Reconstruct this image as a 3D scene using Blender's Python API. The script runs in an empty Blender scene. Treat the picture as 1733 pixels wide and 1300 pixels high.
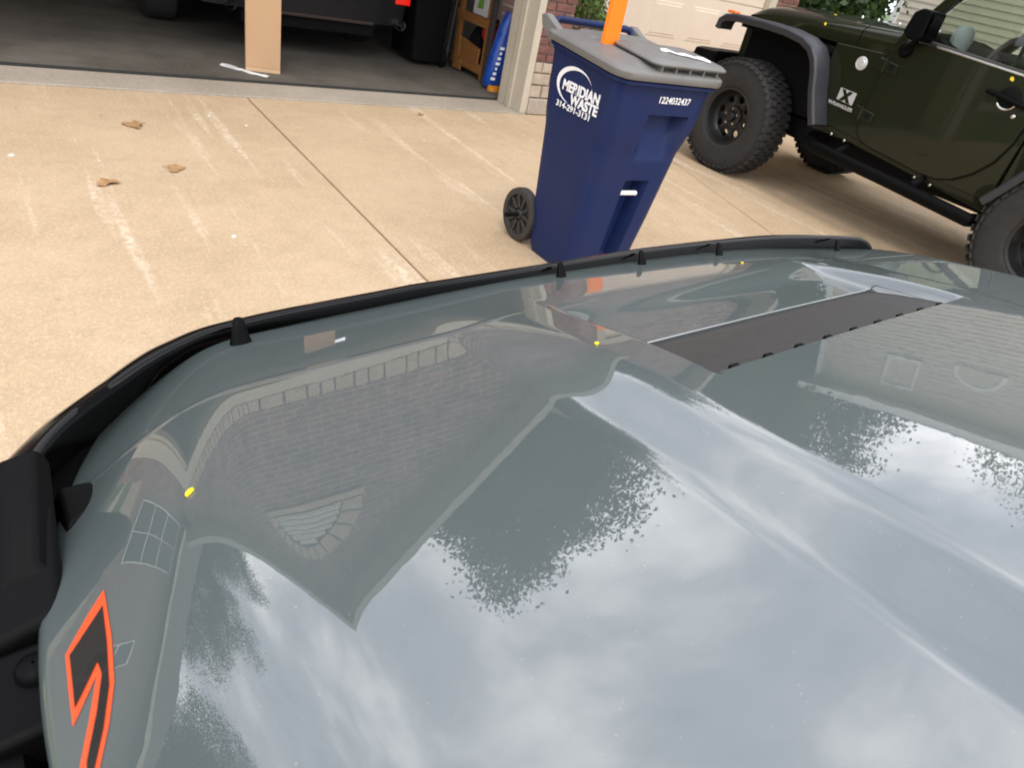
import bpy, bmesh, math, random
import numpy as np
from mathutils import Vector, Matrix
random.seed(7); rng = np.random.default_rng(7)
scene = bpy.context.scene
C = scene.collection

# ---------------------------------------------------------------- camera
cd = bpy.data.cameras.new('camera'); cam = bpy.data.objects.new('camera', cd); C.objects.link(cam)
RX = (0.82964715, -0.15381588, 0.5366808); RY = (-0.52351563, -0.54829975, 0.65214935); RZ = (0.19395102, -0.82201463, -0.53542034)
cam.matrix_world = Matrix(((RX[0], -RX[1], -RX[2], 0), (RY[0], -RY[1], -RY[2], 0), (RZ[0], -RZ[1], -RZ[2], 1.40), (0, 0, 0, 1)))
cd.sensor_width = 36; cd.lens = 36*1205/1733; cd.clip_start = .02; cd.clip_end = 800
cd.dof.use_dof = True; cd.dof.focus_distance = 0.95; cd.dof.aperture_fstop = 11
scene.camera = cam

# ---------------------------------------------------------------- sky, sun, exposure
SUN_EL, SUN_AZ = math.radians(58), math.radians(205)      # azimuth clockwise from +Y: behind the photographer
world = bpy.data.worlds.new('World'); scene.world = world; world.use_nodes = True
nt = world.node_tree; nt.nodes.clear()
def N(t, **k):
    n = nt.nodes.new(t)
    for a, b in k.items(): setattr(n, a, b)
    return n
def L(a, b): nt.links.new(a, b)
out = N('ShaderNodeOutputWorld'); bg = N('ShaderNodeBackground'); bg.inputs[1].default_value = .122
sky = N('ShaderNodeTexSky', sky_type='NISHITA'); sky.sun_disc = False; sky.sun_elevation = SUN_EL; sky.sun_rotation = SUN_AZ
sky.air_density = 1.0; sky.dust_density = 2.5
tc = N('ShaderNodeTexCoord'); sep = N('ShaderNodeSeparateXYZ'); L(tc.outputs['Generated'], sep.inputs[0])
zz = N('ShaderNodeMath', operation='MAXIMUM'); L(sep.outputs[2], zz.inputs[0]); zz.inputs[1].default_value = 0.0
za = N('ShaderNodeMath', operation='ADD'); L(zz.outputs[0], za.inputs[0]); za.inputs[1].default_value = .35
dv = N('ShaderNodeVectorMath', operation='DIVIDE'); L(tc.outputs['Generated'], dv.inputs[0])
cb = N('ShaderNodeCombineXYZ'); [L(za.outputs[0], cb.inputs[i]) for i in range(3)]; L(cb.outputs[0], dv.inputs[1])
off = N('ShaderNodeVectorMath', operation='ADD'); L(dv.outputs[0], off.inputs[0]); off.inputs[1].default_value = (26, 18.2, 0)   # which part of the cloud field stands overhead
n1 = N('ShaderNodeTexNoise'); n1.inputs['Scale'].default_value = 2.1; n1.inputs['Detail'].default_value = 7; n1.inputs['Roughness'].default_value = .56; n1.inputs['Distortion'].default_value = .35; L(off.outputs[0], n1.inputs['Vector'])
n2 = N('ShaderNodeTexNoise'); n2.inputs['Scale'].default_value = .9; n2.inputs['Detail'].default_value = 3; L(dv.outputs[0], n2.inputs['Vector'])
cr = N('ShaderNodeValToRGB'); e = cr.color_ramp.elements
e[0].position = .33; e[0].color = (9.0, 9.8, 11.6, 1); e[1].position = .74; e[1].color = (33, 32.4, 32.4, 1)
el = cr.color_ramp.elements.new(.48); el.color = (13.6, 13.9, 15.4, 1); el = cr.color_ramp.elements.new(.61); el.color = (23.6, 23.3, 24, 1)
L(n1.outputs['Fac'], cr.inputs[0])
cov = N('ShaderNodeMapRange'); cov.inputs[1].default_value = .30; cov.inputs[2].default_value = .48; cov.inputs[3].default_value = .72; cov.inputs[4].default_value = 1.0; L(n2.outputs['Fac'], cov.inputs[0])
mx = N('ShaderNodeMix', data_type='RGBA'); L(cov.outputs[0], mx.inputs[0]); L(sky.outputs[0], mx.inputs[6]); L(cr.outputs[0], mx.inputs[7])
L(mx.outputs[2], bg.inputs[0]); L(bg.outputs[0], out.inputs[0])
sd = bpy.data.lights.new('sun', 'SUN'); sd.energy = .9; sd.angle = math.radians(16); sd.color = (1, .93, .82)
sun = bpy.data.objects.new('sun', sd); C.objects.link(sun)
sv = Vector((math.sin(SUN_AZ)*math.cos(SUN_EL), math.cos(SUN_AZ)*math.cos(SUN_EL), math.sin(SUN_EL)))
sun.rotation_euler = sv.to_track_quat('Z', 'Y').to_euler()
scene.view_settings.view_transform = 'Standard'; scene.view_settings.look = 'None'
scene.view_settings.exposure = 0.20; scene.view_settings.gamma = 1.0; scene.view_settings.use_curve_mapping = False
scene.cycles.max_bounces = 8; scene.cycles.glossy_bounces = 5; scene.cycles.use_denoising = True
scene.cycles.sample_clamp_indirect = 8

# ---------------------------------------------------------------- materials
MATS = {}
def mat(name, col, rough=.6, metal=0., coat=0., coat_rough=.03, spec=.5, var=None, bump=None, scale3=(1, 1, 1), ior=None, emis=None, trans=0.):
    """principled surface; var=(noise scale, second colour, low, high); bump=(scale, strength, distance)"""
    if name in MATS: return MATS[name]
    m = bpy.data.materials.new(name); m.use_nodes = True; t = m.node_tree; b = t.nodes['Principled BSDF']
    b.inputs['Base Color'].default_value = (*col, 1); b.inputs['Roughness'].default_value = rough; b.inputs['Metallic'].default_value = metal
    b.inputs['Coat Weight'].default_value = coat; b.inputs['Coat Roughness'].default_value = coat_rough; b.inputs['Specular IOR Level'].default_value = spec
    b.inputs['Transmission Weight'].default_value = trans
    if ior: b.inputs['Coat IOR'].default_value = ior
    if emis: b.inputs['Emission Color'].default_value = (*emis[0], 1); b.inputs['Emission Strength'].default_value = emis[1]
    if var or bump:
        c = t.nodes.new('ShaderNodeTexCoord'); mp = t.nodes.new('ShaderNodeMapping'); mp.inputs['Scale'].default_value = scale3
        t.links.new(c.outputs['Object'], mp.inputs[0])
    if var:
        n = t.nodes.new('ShaderNodeTexNoise'); n.inputs['Scale'].default_value = var[0]; n.inputs['Detail'].default_value = 6; n.inputs['Roughness'].default_value = .6
        r = t.nodes.new('ShaderNodeValToRGB'); r.color_ramp.elements[0].position = var[2]; r.color_ramp.elements[0].color = (*col, 1)
        r.color_ramp.elements[1].position = var[3]; r.color_ramp.elements[1].color = (*var[1], 1)
        t.links.new(mp.outputs[0], n.inputs['Vector']); t.links.new(n.outputs['Fac'], r.inputs[0]); t.links.new(r.outputs[0], b.inputs['Base Color'])
    if bump:
        n = t.nodes.new('ShaderNodeTexNoise'); n.inputs['Scale'].default_value = bump[0]; n.inputs['Detail'].default_value = 4
        bp = t.nodes.new('ShaderNodeBump'); bp.inputs['Strength'].default_value = bump[1]; bp.inputs['Distance'].default_value = bump[2]
        t.links.new(mp.outputs[0], n.inputs['Vector']); t.links.new(n.outputs['Fac'], bp.inputs['Height']); t.links.new(bp.outputs[0], b.inputs['Normal'])
    MATS[name] = m; return m

def concrete_mat(name, dark, light, streaks):
    """weathered concrete: blotches, fine grain, pale scuff streaks along the drive, brown stains"""
    m = bpy.data.materials.new(name); m.use_nodes = True; t = m.node_tree; b = t.nodes['Principled BSDF']; b.inputs['Roughness'].default_value = .85
    b.inputs['Specular IOR Level'].default_value = .25
    def nn(s, d, vec, rough=.6):
        n = t.nodes.new('ShaderNodeTexNoise'); n.inputs['Scale'].default_value = s; n.inputs['Detail'].default_value = d; n.inputs['Roughness'].default_value = rough; t.links.new(vec, n.inputs['Vector']); return n.outputs['Fac']
    g = t.nodes.new('ShaderNodeNewGeometry').outputs['Position']
    def mapped(sc, rot=0):
        mp = t.nodes.new('ShaderNodeMapping'); mp.inputs['Scale'].default_value = sc; mp.inputs['Rotation'].default_value = (0, 0, rot); t.links.new(g, mp.inputs[0]); return mp.outputs[0]
    def ramp(f, p0, p1, c0=(0, 0, 0, 1), c1=(1, 1, 1, 1)):
        r = t.nodes.new('ShaderNodeValToRGB'); r.color_ramp.elements[0].position = p0; r.color_ramp.elements[1].position = p1
        r.color_ramp.elements[0].color = c0; r.color_ramp.elements[1].color = c1; t.links.new(f, r.inputs[0]); return r.outputs[0]
    def mix(f, a, bb, blend='MIX'):
        x = t.nodes.new('ShaderNodeMix'); x.data_type = 'RGBA'; x.blend_type = blend
        if isinstance(f, float): x.inputs[0].default_value = f
        else: t.links.new(f, x.inputs[0])
        for i, s in ((6, a), (7, bb)):
            if isinstance(s, tuple): x.inputs[i].default_value = (*s, 1)
            else: t.links.new(s, x.inputs[i])
        return x.outputs[2]
    c = ramp(nn(1.3, 8, g), .33, .68, (*dark, 1), (*light, 1))
    c = mix(ramp(nn(9, 6, g, .7), .42, .62), c, mix(.09, c, (.10, .075, .05)))
    c = mix(ramp(nn(130, 4, g, .7), .36, .64), mix(.29, c, (.12, .09, .06)), c)
    c = mix(ramp(nn(55, 4, g, .7), .50, .66), c, mix(.33, c, tuple(min(1, x*1.25) for x in light)))
    if streaks:
        s = nn(1.0, 5, mapped((6.5, .42, 1), .06)); s2 = nn(26, 3, g, .7)
        mul = t.nodes.new('ShaderNodeMath'); mul.operation = 'MULTIPLY'; t.links.new(ramp(s, .565, .67), mul.inputs[0]); t.links.new(ramp(s2, .38, .62), mul.inputs[1])
        c = mix(mul.outputs[0], c, mix(.48, c, (.88, .77, .62)))
        st = ramp(nn(2.4, 4, mapped((1, 1, 1), .4)), .66, .76)
        c = mix(st, c, mix(.30, c, (.26, .15, .07)))
        st = ramp(nn(9, 2, mapped((1, 1.4, 1), .8)), .735, .77)
        c = mix(st, c, mix(.42, c, (.20, .11, .05)))
    t.links.new(c, b.inputs['Base Color'])
    bp = t.nodes.new('ShaderNodeBump'); bp.inputs['Strength'].default_value = .35; bp.inputs['Distance'].default_value = .004
    t.links.new(nn(120, 4, g, .7), bp.inputs['Height']); t.links.new(bp.outputs[0], b.inputs['Normal'])
    return m

def brick_mat(name, c1, c2, mortar, scale=1.0, bw=.21, rh=.075, axis='X', ms=.011):
    m = bpy.data.materials.new(name); m.use_nodes = True; t = m.node_tree; b = t.nodes['Principled BSDF']; b.inputs['Roughness'].default_value = .85
    g = t.nodes.new('ShaderNodeNewGeometry').outputs['Position']; s = t.nodes.new('ShaderNodeSeparateXYZ'); t.links.new(g, s.inputs[0])
    c = t.nodes.new('ShaderNodeCombineXYZ'); t.links.new(s.outputs[axis], c.inputs[0]); t.links.new(s.outputs['Z'], c.inputs[1])
    k = t.nodes.new('ShaderNodeTexBrick'); k.inputs['Scale'].default_value = scale; k.inputs['Brick Width'].default_value = bw; k.inputs['Row Height'].default_value = rh
    k.inputs['Mortar Size'].default_value = ms; k.inputs['Color1'].default_value = (*c1, 1); k.inputs['Color2'].default_value = (*c2, 1); k.inputs['Mortar'].default_value = (*mortar, 1)
    t.links.new(c.outputs[0], k.inputs['Vector'])
    n = t.nodes.new('ShaderNodeTexNoise'); n.inputs['Scale'].default_value = 5; n.inputs['Detail'].default_value = 5; t.links.new(g, n.inputs['Vector'])
    x = t.nodes.new('ShaderNodeMix'); x.data_type = 'RGBA'; x.blend_type = 'OVERLAY'; x.inputs[0].default_value = .7
    t.links.new(k.outputs['Color'], x.inputs[6]); t.links.new(n.outputs['Fac'], x.inputs[7]); t.links.new(x.outputs[2], b.inputs['Base Color'])
    bp = t.nodes.new('ShaderNodeBump'); bp.invert = True; bp.inputs['Strength'].default_value = .8; bp.inputs['Distance'].default_value = .008
    t.links.new(k.outputs['Fac'], bp.inputs['Height']); t.links.new(bp.outputs[0], b.inputs['Normal'])
    return m

def glass_mat(name, tint, gloss=.12):
    m = bpy.data.materials.new(name); m.use_nodes = True; t = m.node_tree; t.nodes.clear()
    o = t.nodes.new('ShaderNodeOutputMaterial'); a = t.nodes.new('ShaderNodeBsdfTransparent'); a.inputs[0].default_value = (*tint, 1)
    g = t.nodes.new('ShaderNodeBsdfGlossy'); g.inputs['Roughness'].default_value = .02
    lw = t.nodes.new('ShaderNodeLayerWeight'); lw.inputs[0].default_value = .5; pw = t.nodes.new('ShaderNodeMath'); pw.operation = 'POWER'; pw.inputs[1].default_value = 4
    f = t.nodes.new('ShaderNodeMapRange'); f.inputs[3].default_value = .05; f.inputs[4].default_value = .9; t.links.new(lw.outputs['Facing'], pw.inputs[0]); t.links.new(pw.outputs[0], f.inputs[0])
    x = t.nodes.new('ShaderNodeMixShader')
    t.links.new(f.outputs[0], x.inputs[0]); t.links.new(a.outputs[0], x.inputs[1]); t.links.new(g.outputs[0], x.inputs[2]); t.links.new(x.outputs[0], o.inputs[0])
    return m

def leaf_mat(name, c1, c2):
    m = bpy.data.materials.new(name); m.use_nodes = True; t = m.node_tree; b = t.nodes['Principled BSDF']; b.inputs['Roughness'].default_value = .55
    g = t.nodes.new('ShaderNodeNewGeometry'); r = t.nodes.new('ShaderNodeValToRGB'); r.color_ramp.elements[0].color = (*c1, 1); r.color_ramp.elements[1].color = (*c2, 1)
    t.links.new(g.outputs['Random Per Island'], r.inputs[0]); t.links.new(r.outputs[0], b.inputs['Base Color'])
    tr = t.nodes.new('ShaderNodeBsdfTranslucent'); t.links.new(r.outputs[0], tr.inputs[0]); x = t.nodes.new('ShaderNodeMixShader'); x.inputs[0].default_value = .35
    t.links.new(b.outputs[0], x.inputs[1]); t.links.new(tr.outputs[0], x.inputs[2]); t.links.new(x.outputs[0], t.nodes['Material Output'].inputs[0])
    return m

# ---------------------------------------------------------------- mesh helpers
def wloc(o):
    v = Vector((0, 0, 0))
    while o: v = v + o.location; o = o.parent
    return v
def tag(o, label=None, cat=None, group=None, kind=None):
    if label: o['label'] = label
    if cat: o['category'] = cat
    if group: o['group'] = group
    if kind: o['kind'] = kind
    return o
def empty(name, loc, label=None, cat=None, group=None):
    o = bpy.data.objects.new(name, None); o.empty_display_size = .1; o.location = loc; C.objects.link(o); return tag(o, label, cat, group)
class MB:
    def __init__(s): s.v = []; s.f = []
    def add(s, vs, fs):
        k = len(s.v); s.v += [tuple(map(float, p)) for p in vs]; s.f += [tuple(i+k for i in q) for q in fs]; return s
    def box(s, x0, x1, y0, y1, z0, z1):
        return s.add([(x0, y0, z0), (x1, y0, z0), (x1, y1, z0), (x0, y1, z0), (x0, y0, z1), (x1, y0, z1), (x1, y1, z1), (x0, y1, z1)],
                     [(0, 3, 2, 1), (4, 5, 6, 7), (0, 1, 5, 4), (1, 2, 6, 5), (2, 3, 7, 6), (3, 0, 4, 7)])
    def obox(s, c, ex, ey, ez):
        c = Vector(c); ex = Vector(ex); ey = Vector(ey); ez = Vector(ez)
        return s.add([c+a*ex+b*ey+d*ez for d in (-1, 1) for a, b in ((-1, -1), (1, -1), (1, 1), (-1, 1))],
                     [(0, 3, 2, 1), (4, 5, 6, 7), (0, 1, 5, 4), (1, 2, 6, 5), (2, 3, 7, 6), (3, 0, 4, 7)])
    def prism(s, poly, lo, hi, axis='x'):
        """poly: 2D points; axis x -> (y,z), y -> (x,z), z -> (x,y)"""
        def P(p, t): return {'x': (t, p[0], p[1]), 'y': (p[0], t, p[1]), 'z': (p[0], p[1], t)}[axis]
        n = len(poly); vs = [P(p, lo) for p in poly] + [P(p, hi) for p in poly]
        return s.add(vs, [tuple(range(n))[::-1], tuple(range(n, 2*n))] + [(i, (i+1) % n, n+(i+1) % n, n+i) for i in range(n)])
    def loft(s, rings, cap=True, closed=True):
        n = len(rings[0]); vs = [p for r in rings for p in r]; fs = []
        for j in range(len(rings)-1):
            for i in range(n if closed else n-1):
                fs.append((j*n+i, j*n+(i+1) % n, (j+1)*n+(i+1) % n, (j+1)*n+i))
        if cap: fs += [tuple(range(n))[::-1], tuple(range((len(rings)-1)*n, len(rings)*n))]
        return s.add(vs, fs)
    def tube(s, path, r, n=10, cap=True):
        path = [Vector(p) for p in path]; rings = []; rs = r if isinstance(r, (list, tuple)) else [r]*len(path)
        up = Vector((0, 0, 1))
        for i, p in enumerate(path):
            d = (path[min(i+1, len(path)-1)] - path[max(i-1, 0)]).normalized()
            a = d.cross(up if abs(d.dot(up)) < .95 else Vector((1, 0, 0))).normalized(); b = d.cross(a).normalized()
            rings.append([p + rs[i]*(math.cos(2*math.pi*k/n)*a + math.sin(2*math.pi*k/n)*b) for k in range(n)])
        return s.loft(rings, cap)
    def lathe(s, prof, c, axis='x', n=32, cap=False):
        """prof: (radius, offset along axis)"""
        c = Vector(c); rings = []
        for r, o in prof:
            ring = []
            for k in range(n):
                ca, sa = r*math.cos(2*math.pi*k/n), r*math.sin(2*math.pi*k/n)
                ring.append(c + Vector({'x': (o, ca, sa), 'y': (ca, o, sa), 'z': (ca, sa, o)}[axis]))
            rings.append(ring)
        return s.loft(rings, cap)
    def build(s, name, m, parent=None, smooth=False, bevel=0, seg=2, loc=None):
        me = bpy.data.meshes.new(name); w = wloc(parent) if parent else Vector((0, 0, 0))
        org = Vector(loc) if loc is not None else w
        me.from_pydata([(p[0]-org.x, p[1]-org.y, p[2]-org.z) for p in s.v], [], s.f)
        bm = bmesh.new(); bm.from_mesh(me); bmesh.ops.recalc_face_normals(bm, faces=bm.faces); bm.to_mesh(me); bm.free()
        me.materials.append(m)
        if smooth:
            me.shade_smooth()
            if smooth != 'all': me.set_sharp_from_angle(angle=math.radians(smooth if smooth is not True else 40))
        o = bpy.data.objects.new(name, me); C.objects.link(o); o.parent = parent; o.location = org - w
        if bevel:
            b = o.modifiers.new('bevel', 'BEVEL'); b.width = bevel; b.segments = seg; b.limit_method = 'ANGLE'; b.angle_limit = math.radians(35); b.harden_normals = True
            me.shade_smooth(); me.set_sharp_from_angle(angle=math.radians(35))
        return o
def inst(me, name, loc, parent, rot=(0, 0, 0), sc=(1, 1, 1)):
    o = bpy.data.objects.new(name, me); C.objects.link(o); o.parent = parent; o.location = Vector(loc) - (wloc(parent) if parent else Vector((0, 0, 0))); o.rotation_euler = rot; o.scale = sc; return o
def text(txt, size, org, ex, ey, m, parent, name, thick=.001, width=None, bold=0):
    """flat lettering: org lower-left corner, ex / ey unit directions of the baseline and of the letters' height"""
    cu = bpy.data.curves.new(name, 'FONT'); cu.body = txt; cu.size = size; cu.extrude = thick; cu.offset = bold
    ob = bpy.data.objects.new(name+'_tmp', cu); C.objects.link(ob)
    me = bpy.data.meshes.new_from_object(ob); C.objects.unlink(ob); bpy.data.objects.remove(ob)
    ex = Vector(ex).normalized(); ey = Vector(ey).normalized(); ez = ex.cross(ey); w = wloc(parent)
    xs = [v.co.x for v in me.vertices]; k = 1.0 if not width else width/(max(xs)-min(xs))
    for v in me.vertices: v.co = Vector(org) - w + ex*((v.co.x-min(xs))*k) + ey*v.co.y + ez*v.co.z
    me.materials.clear(); me.materials.append(m)
    o = bpy.data.objects.new(name, me); C.objects.link(o); o.parent = parent; return o
def rrect(x0, x1, y0, y1, r, z, n=4):
    pts = []
    for cx, cy, a0 in ((x1-r, y1-r, 0), (x0+r, y1-r, 90), (x0+r, y0+r, 180), (x1-r, y0+r, 270)):
        for k in range(n+1):
            a = math.radians(a0+90*k/n); pts.append((cx+r*math.cos(a), cy+r*math.sin(a), z))
    return pts

# ---------------- shape of the grey vehicle's hood
YAW = math.radians(4.5); UC = 0.815; CAMH = 1.40
def smi(x):
    xc = np.clip(x, 0, 1); return xc**3 - .5*xc**4 + np.maximum(x-1, 0)
def sst(x):
    x = np.clip(x, 0, 1); return x*x*(3-2*x)
def hood_edge(v): return .824 - .68*np.maximum(v-.25, 0)**2
def hood_front(a): return .666 - .03*a**2 - .05*a**4
def nose_line(a): return .735 - .10*a**2 - .2*a**4
IA, IV0, IV1 = .268, .295, .412          # vent opening half width and its rear / front edge
def hood_base(a, v):
    s1 = hood_edge(v) - np.abs(a); s2 = nose_line(a) - v
    base = -.292 - .090*v - .110*v*v - .0253*a*a + .06*np.maximum(v-.30, 0)**2*(1-sst((np.abs(a)-.22)/.34))
    f1 = .7218*.1216*smi((.1571-s1)/.1216)
    f2 = .10*.1983*smi((.2204-s2)/.1983)
    f2 = f2*(.5+.5*sst((np.abs(a)-.12)/.40))
    ridge = .00045*np.exp(-((v-.537+.06*a*a)/.0028)**2)*sst((np.abs(a)-.28)/.06)
    return base + ridge - np.sqrt(f1*f1 + f2*f2 + 1e-12)
def hood_rel(a, v, scoop=True):
    """height of the bonnet skin relative to the camera height; a lateral, v forward"""
    h = hood_base(a, v)
    b = .023*(1-sst((np.abs(a)-.325)/.10))*(1-sst((v-.31)/.33))
    if not scoop: return h + b
    m = (1-sst((np.abs(a)-.262)/.018))*sst((v-IV0+.0005)/.0006)*(1-sst((v-.47)/.11))
    dip = .004*sst((.58-v)/.13)
    return h + b*(1-m) - dip*m
def H2W(a, v, z):                          # truck frame -> world
    u = a + UC
    return (u*math.cos(YAW) - v*math.sin(YAW), u*math.sin(YAW) + v*math.cos(YAW), z)

# ================================================================ the setting
M = {}
M['drive'] = concrete_mat('driveway_concrete', (.495, .365, .226), (.595, .447, .290), True)
M['sill'] = concrete_mat('sill_concrete', (.36, .31, .25), (.47, .41, .33), False)
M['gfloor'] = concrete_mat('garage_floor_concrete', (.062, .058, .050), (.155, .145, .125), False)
M['grass'] = mat('lawn_grass', (.045, .085, .018), .9, var=(3, (.09, .14, .03), .3, .7), bump=(60, .6, .03))
M['asphalt'] = mat('asphalt', (.05, .05, .05), .9, bump=(90, .4, .01))
M['trim'] = mat('beige_trim_paint', (.52, .465, .36), .55, var=(2, (.46, .41, .32), .3, .7))
M['door'] = mat('garage_door_paint', (.70, .585, .47), .5, var=(1.5, (.64, .53, .42), .3, .7))
M['brickw'] = brick_mat('brick_wall', (.23, .125, .115), (.16, .095, .09), (.31, .265, .24), ms=.009)
M['brick'] = mat('red_brown_brick', (.21, .085, .065), .85, var=(14, (.12, .055, .048), .35, .65), bump=(60, .5, .006))
M['brickd'] = mat('dark_brown_brick', (.13, .06, .05), .85, var=(14, (.22, .10, .08), .35, .65), bump=(60, .5, .006))
M['stone'] = mat('pale_stone', (.50, .42, .33), .85, var=(9, (.36, .28, .21), .35, .7), bump=(22, .7, .015))
M['mortar'] = mat('mortar', (.52, .44, .36), .9, bump=(80, .4, .004))
M['shingle'] = mat('roof_shingles', (.075, .068, .062), .9, var=(30, (.13, .12, .11), .3, .7), scale3=(1, 1, 3))
M['rake'] = mat('weathered_rake_paint', (.33, .315, .27), .6)
M['dry'] = mat('garage_drywall', (.42, .40, .36), .9)
M['dark'] = mat('black_rubber', (.012, .012, .012), .7)
M['siding'] = mat('beige_vinyl_siding', (.62, .55, .45), .55, var=(1.2, (.56, .50, .41), .3, .7))
M['white'] = mat('white_trim_paint', (.78, .77, .74), .5)
M['bark'] = mat('tree_bark', (.09, .065, .045), .95, var=(8, (.05, .035, .025), .3, .7), bump=(12, .9, .05), scale3=(4, 4, 1))
M['leafA'] = leaf_mat('oak_leaves', (.018, .042, .010), (.055, .095, .022))
M['leafB'] = leaf_mat('maple_leaves', (.022, .050, .012), (.070, .115, .028))
M['leafC'] = leaf_mat('shrub_leaves', (.05, .10, .02), (.19, .27, .07))
M['glass'] = glass_mat('window_glass', (.30, .36, .34))
M['paneldark'] = mat('dim_room_behind_glass', (.03, .035, .035), .4, spec=.8)

tag(MB().add([(-250, -250, -.06), (250, -250, -.06), (250, 250, -.06), (-250, 250, -.06)], [(0, 1, 2, 3)]).build('lawn', M['grass']), kind='structure')
tag(MB().add([(-80, -17, -.05), (80, -17, -.05), (80, -9.6, -.05), (-80, -9.6, -.05)], [(0, 1, 2, 3)]).build('street', M['asphalt']), kind='structure')
drive = tag(MB().box(-3.3, 8.0, -9.6, 5.42, -.055, -.022).build('driveway', M['sill']), kind='structure')
def slab(poly):
    r = .006; top = poly; cx = sum(p[0] for p in poly)/len(poly); cy = sum(p[1] for p in poly)/len(poly)
    def ins(p, d): v = Vector((p[0]-cx, p[1]-cy)); return (p[0]-d*(1 if v.x > 0 else -1), p[1]-d*(1 if v.y > 0 else -1))
    rings = [[(p[0], p[1], -.02) for p in poly], [(p[0], p[1], -r) for p in poly], [(*ins(p, r*.4), -r*.3) for p in poly], [(*ins(p, r), 0) for p in poly]]
    MB().loft(rings).build('slab', M['drive'], drive)
g = .006
jx = lambda y: 4.97 + .29*(y-5.43)
YS = [(-9.6, -4.6), (-4.6, .6), (.6, 5.415)]
for y0, y1 in YS:
    slab([(-3.3, y0+g), (1.47-g, y0+g), (1.47-g, y1-g), (-3.3, y1-g)])
    slab([(1.47+g, y0+g), (jx(y0)-g, y0+g), (jx(y1)-g, y1-g), (1.47+g, y1-g)])
    slab([(jx(y0)+g, y0+g), (8.0, y0+g), (8.0, y1-g), (jx(y1)+g, y1-g)])
MB().box(4.225, 8.2, 5.43, 6.30, -.05, -.004).build('slab', M['drive'], drive)

# ---------------------------------------------------------------- brick house with the open garage
house = empty('brick_house', (1.17, 5.46, 0), 'brick house with an open garage bay, gabled roof and beige trim', 'house')
EZ, PZ, XC, XL, XR = 2.78, 5.62, 1.17, -1.90, 4.22
sl = (PZ-EZ)/(XR+.30-XC)
wall = MB()
wall.box(XL, -1.53, 5.46, 5.80, 0, 2.58)
wall.box(3.901, XR, 5.478, 5.80, 0, 2.58)
gz = lambda x: PZ-.12-abs(x-XC)*sl
wall.prism([(XL, 2.58), (XR, 2.58), (XR, gz(XR)), (XC, PZ-.12), (XL, gz(XL))], 5.46, 5.80, 'y')
wall.box(XL, XL+.25, 5.80, 14, 0, 2.70)
wall.box(4.04, XR-.002, 5.80, 6.32, 0, 2.70)
wallo = wall.build('wall', M['brickw'], house)
MB().box(-1.65, 4.04, 13.7, 14, 0, 2.7).build('wall', M['dry'], house)
MB().box(4.42, 4.55, 6.6, 13.7, 0, 2.7).build('wall', M['dry'], house)
MB().box(-1.65, 4.42, 5.82, 13.7, 2.62, 2.70).build('ceiling', M['dry'], house)
# trims round the opening
MB().box(3.832, 3.900, 5.43, 5.815, 0.0065, 2.131).build('door_frame', M['trim'], house, bevel=.004)
MB().box(3.808, 3.831, 5.585, 5.66, 0.0065, 2.131).build('door_stop', M['trim'], house, bevel=.004)
MB().box(3.820, 3.831, 5.70, 5.80, 0.0065, 2.131).build('door_track', M['trim'], house, bevel=.003)
MB().box(-1.529, -1.27, 5.43, 5.47, 0, 2.131).build('door_frame', M['trim'], house, bevel=.004)
MB().box(-1.27, -1.2, 5.47, 5.815, 0.004, 2.131).build('door_frame', M['trim'], house, bevel=.004)
MB().box(-1.529, 3.899, 5.43, 5.80, 2.133, 2.36).build('door_header', M['trim'], house, bevel=.004)
# open sectional door under the ceiling
gd = MB().box(-1.2, 3.58, 5.95, 6.0, 2.15, 2.2).build('garage_door', M['door'], house)
for k in range(4): MB().box(-1.2, 3.58, 6.02+k*.55, 6.55+k*.55, 2.22, 2.26).build('door_panel', M['door'], gd, bevel=.004)
# threshold, floor and seal
MB().box(-1.53, 3.899, 5.422, 5.815, -.05, .006).build('threshold', M['sill'], house, bevel=.006)
MB().box(-1.5, 3.83, 5.806, 5.835, -.05, .022).build('door_seal', M['dark'], house, bevel=.008)
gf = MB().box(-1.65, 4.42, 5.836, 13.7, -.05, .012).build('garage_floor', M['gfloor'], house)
# pier: mortar backing, bricks, stones, plinth (each piece its own)
MB().box(3.902, 4.218, 5.466, 5.477, .02, 2.55).build('mortar_bed', M['mortar'], wallo)
MB().box(3.9005, 4.235, 5.405, 5.478, 0, .135).build('plinth', M['sill'], house, bevel=.012)
bme = {}
def brick_mesh(w, m):
    key = (round(w, 3), m)
    if key not in bme:
        o = MB().box(-w/2, w/2, -.014, .014, -.0285, .0285).build('brick', M[m], None); me = o.data
        bm = bmesh.new(); bm.from_mesh(me); bmesh.ops.bevel(bm, geom=bm.edges[:], offset=.004, segments=1, affect='EDGES'); bm.to_mesh(me); bm.free(); me.materials.clear(); me.materials.append(M[m])
        bpy.data.objects.remove(o); bme[key] = me
    return bme[key]
def brick_face(x0, x1, z0, z1, y, parent):
    z = z0+.0285; row = 0
    while z+.03 < z1:
        x = x0 + (0 if row % 2 else -.10)
        while x < x1-.02:
            a, b = max(x, x0), min(x+.198, x1)
            if b-a > .03: inst(brick_mesh(b-a, random.choice(['brick', 'brick', 'brickd'])), 'brick', ((a+b)/2, y+random.uniform(-.002, .002), z), parent)
            x += .209
        z += .068; row += 1
brick_face(3.905, 4.216, .44, 2.55, 5.452, wallo)
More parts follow.
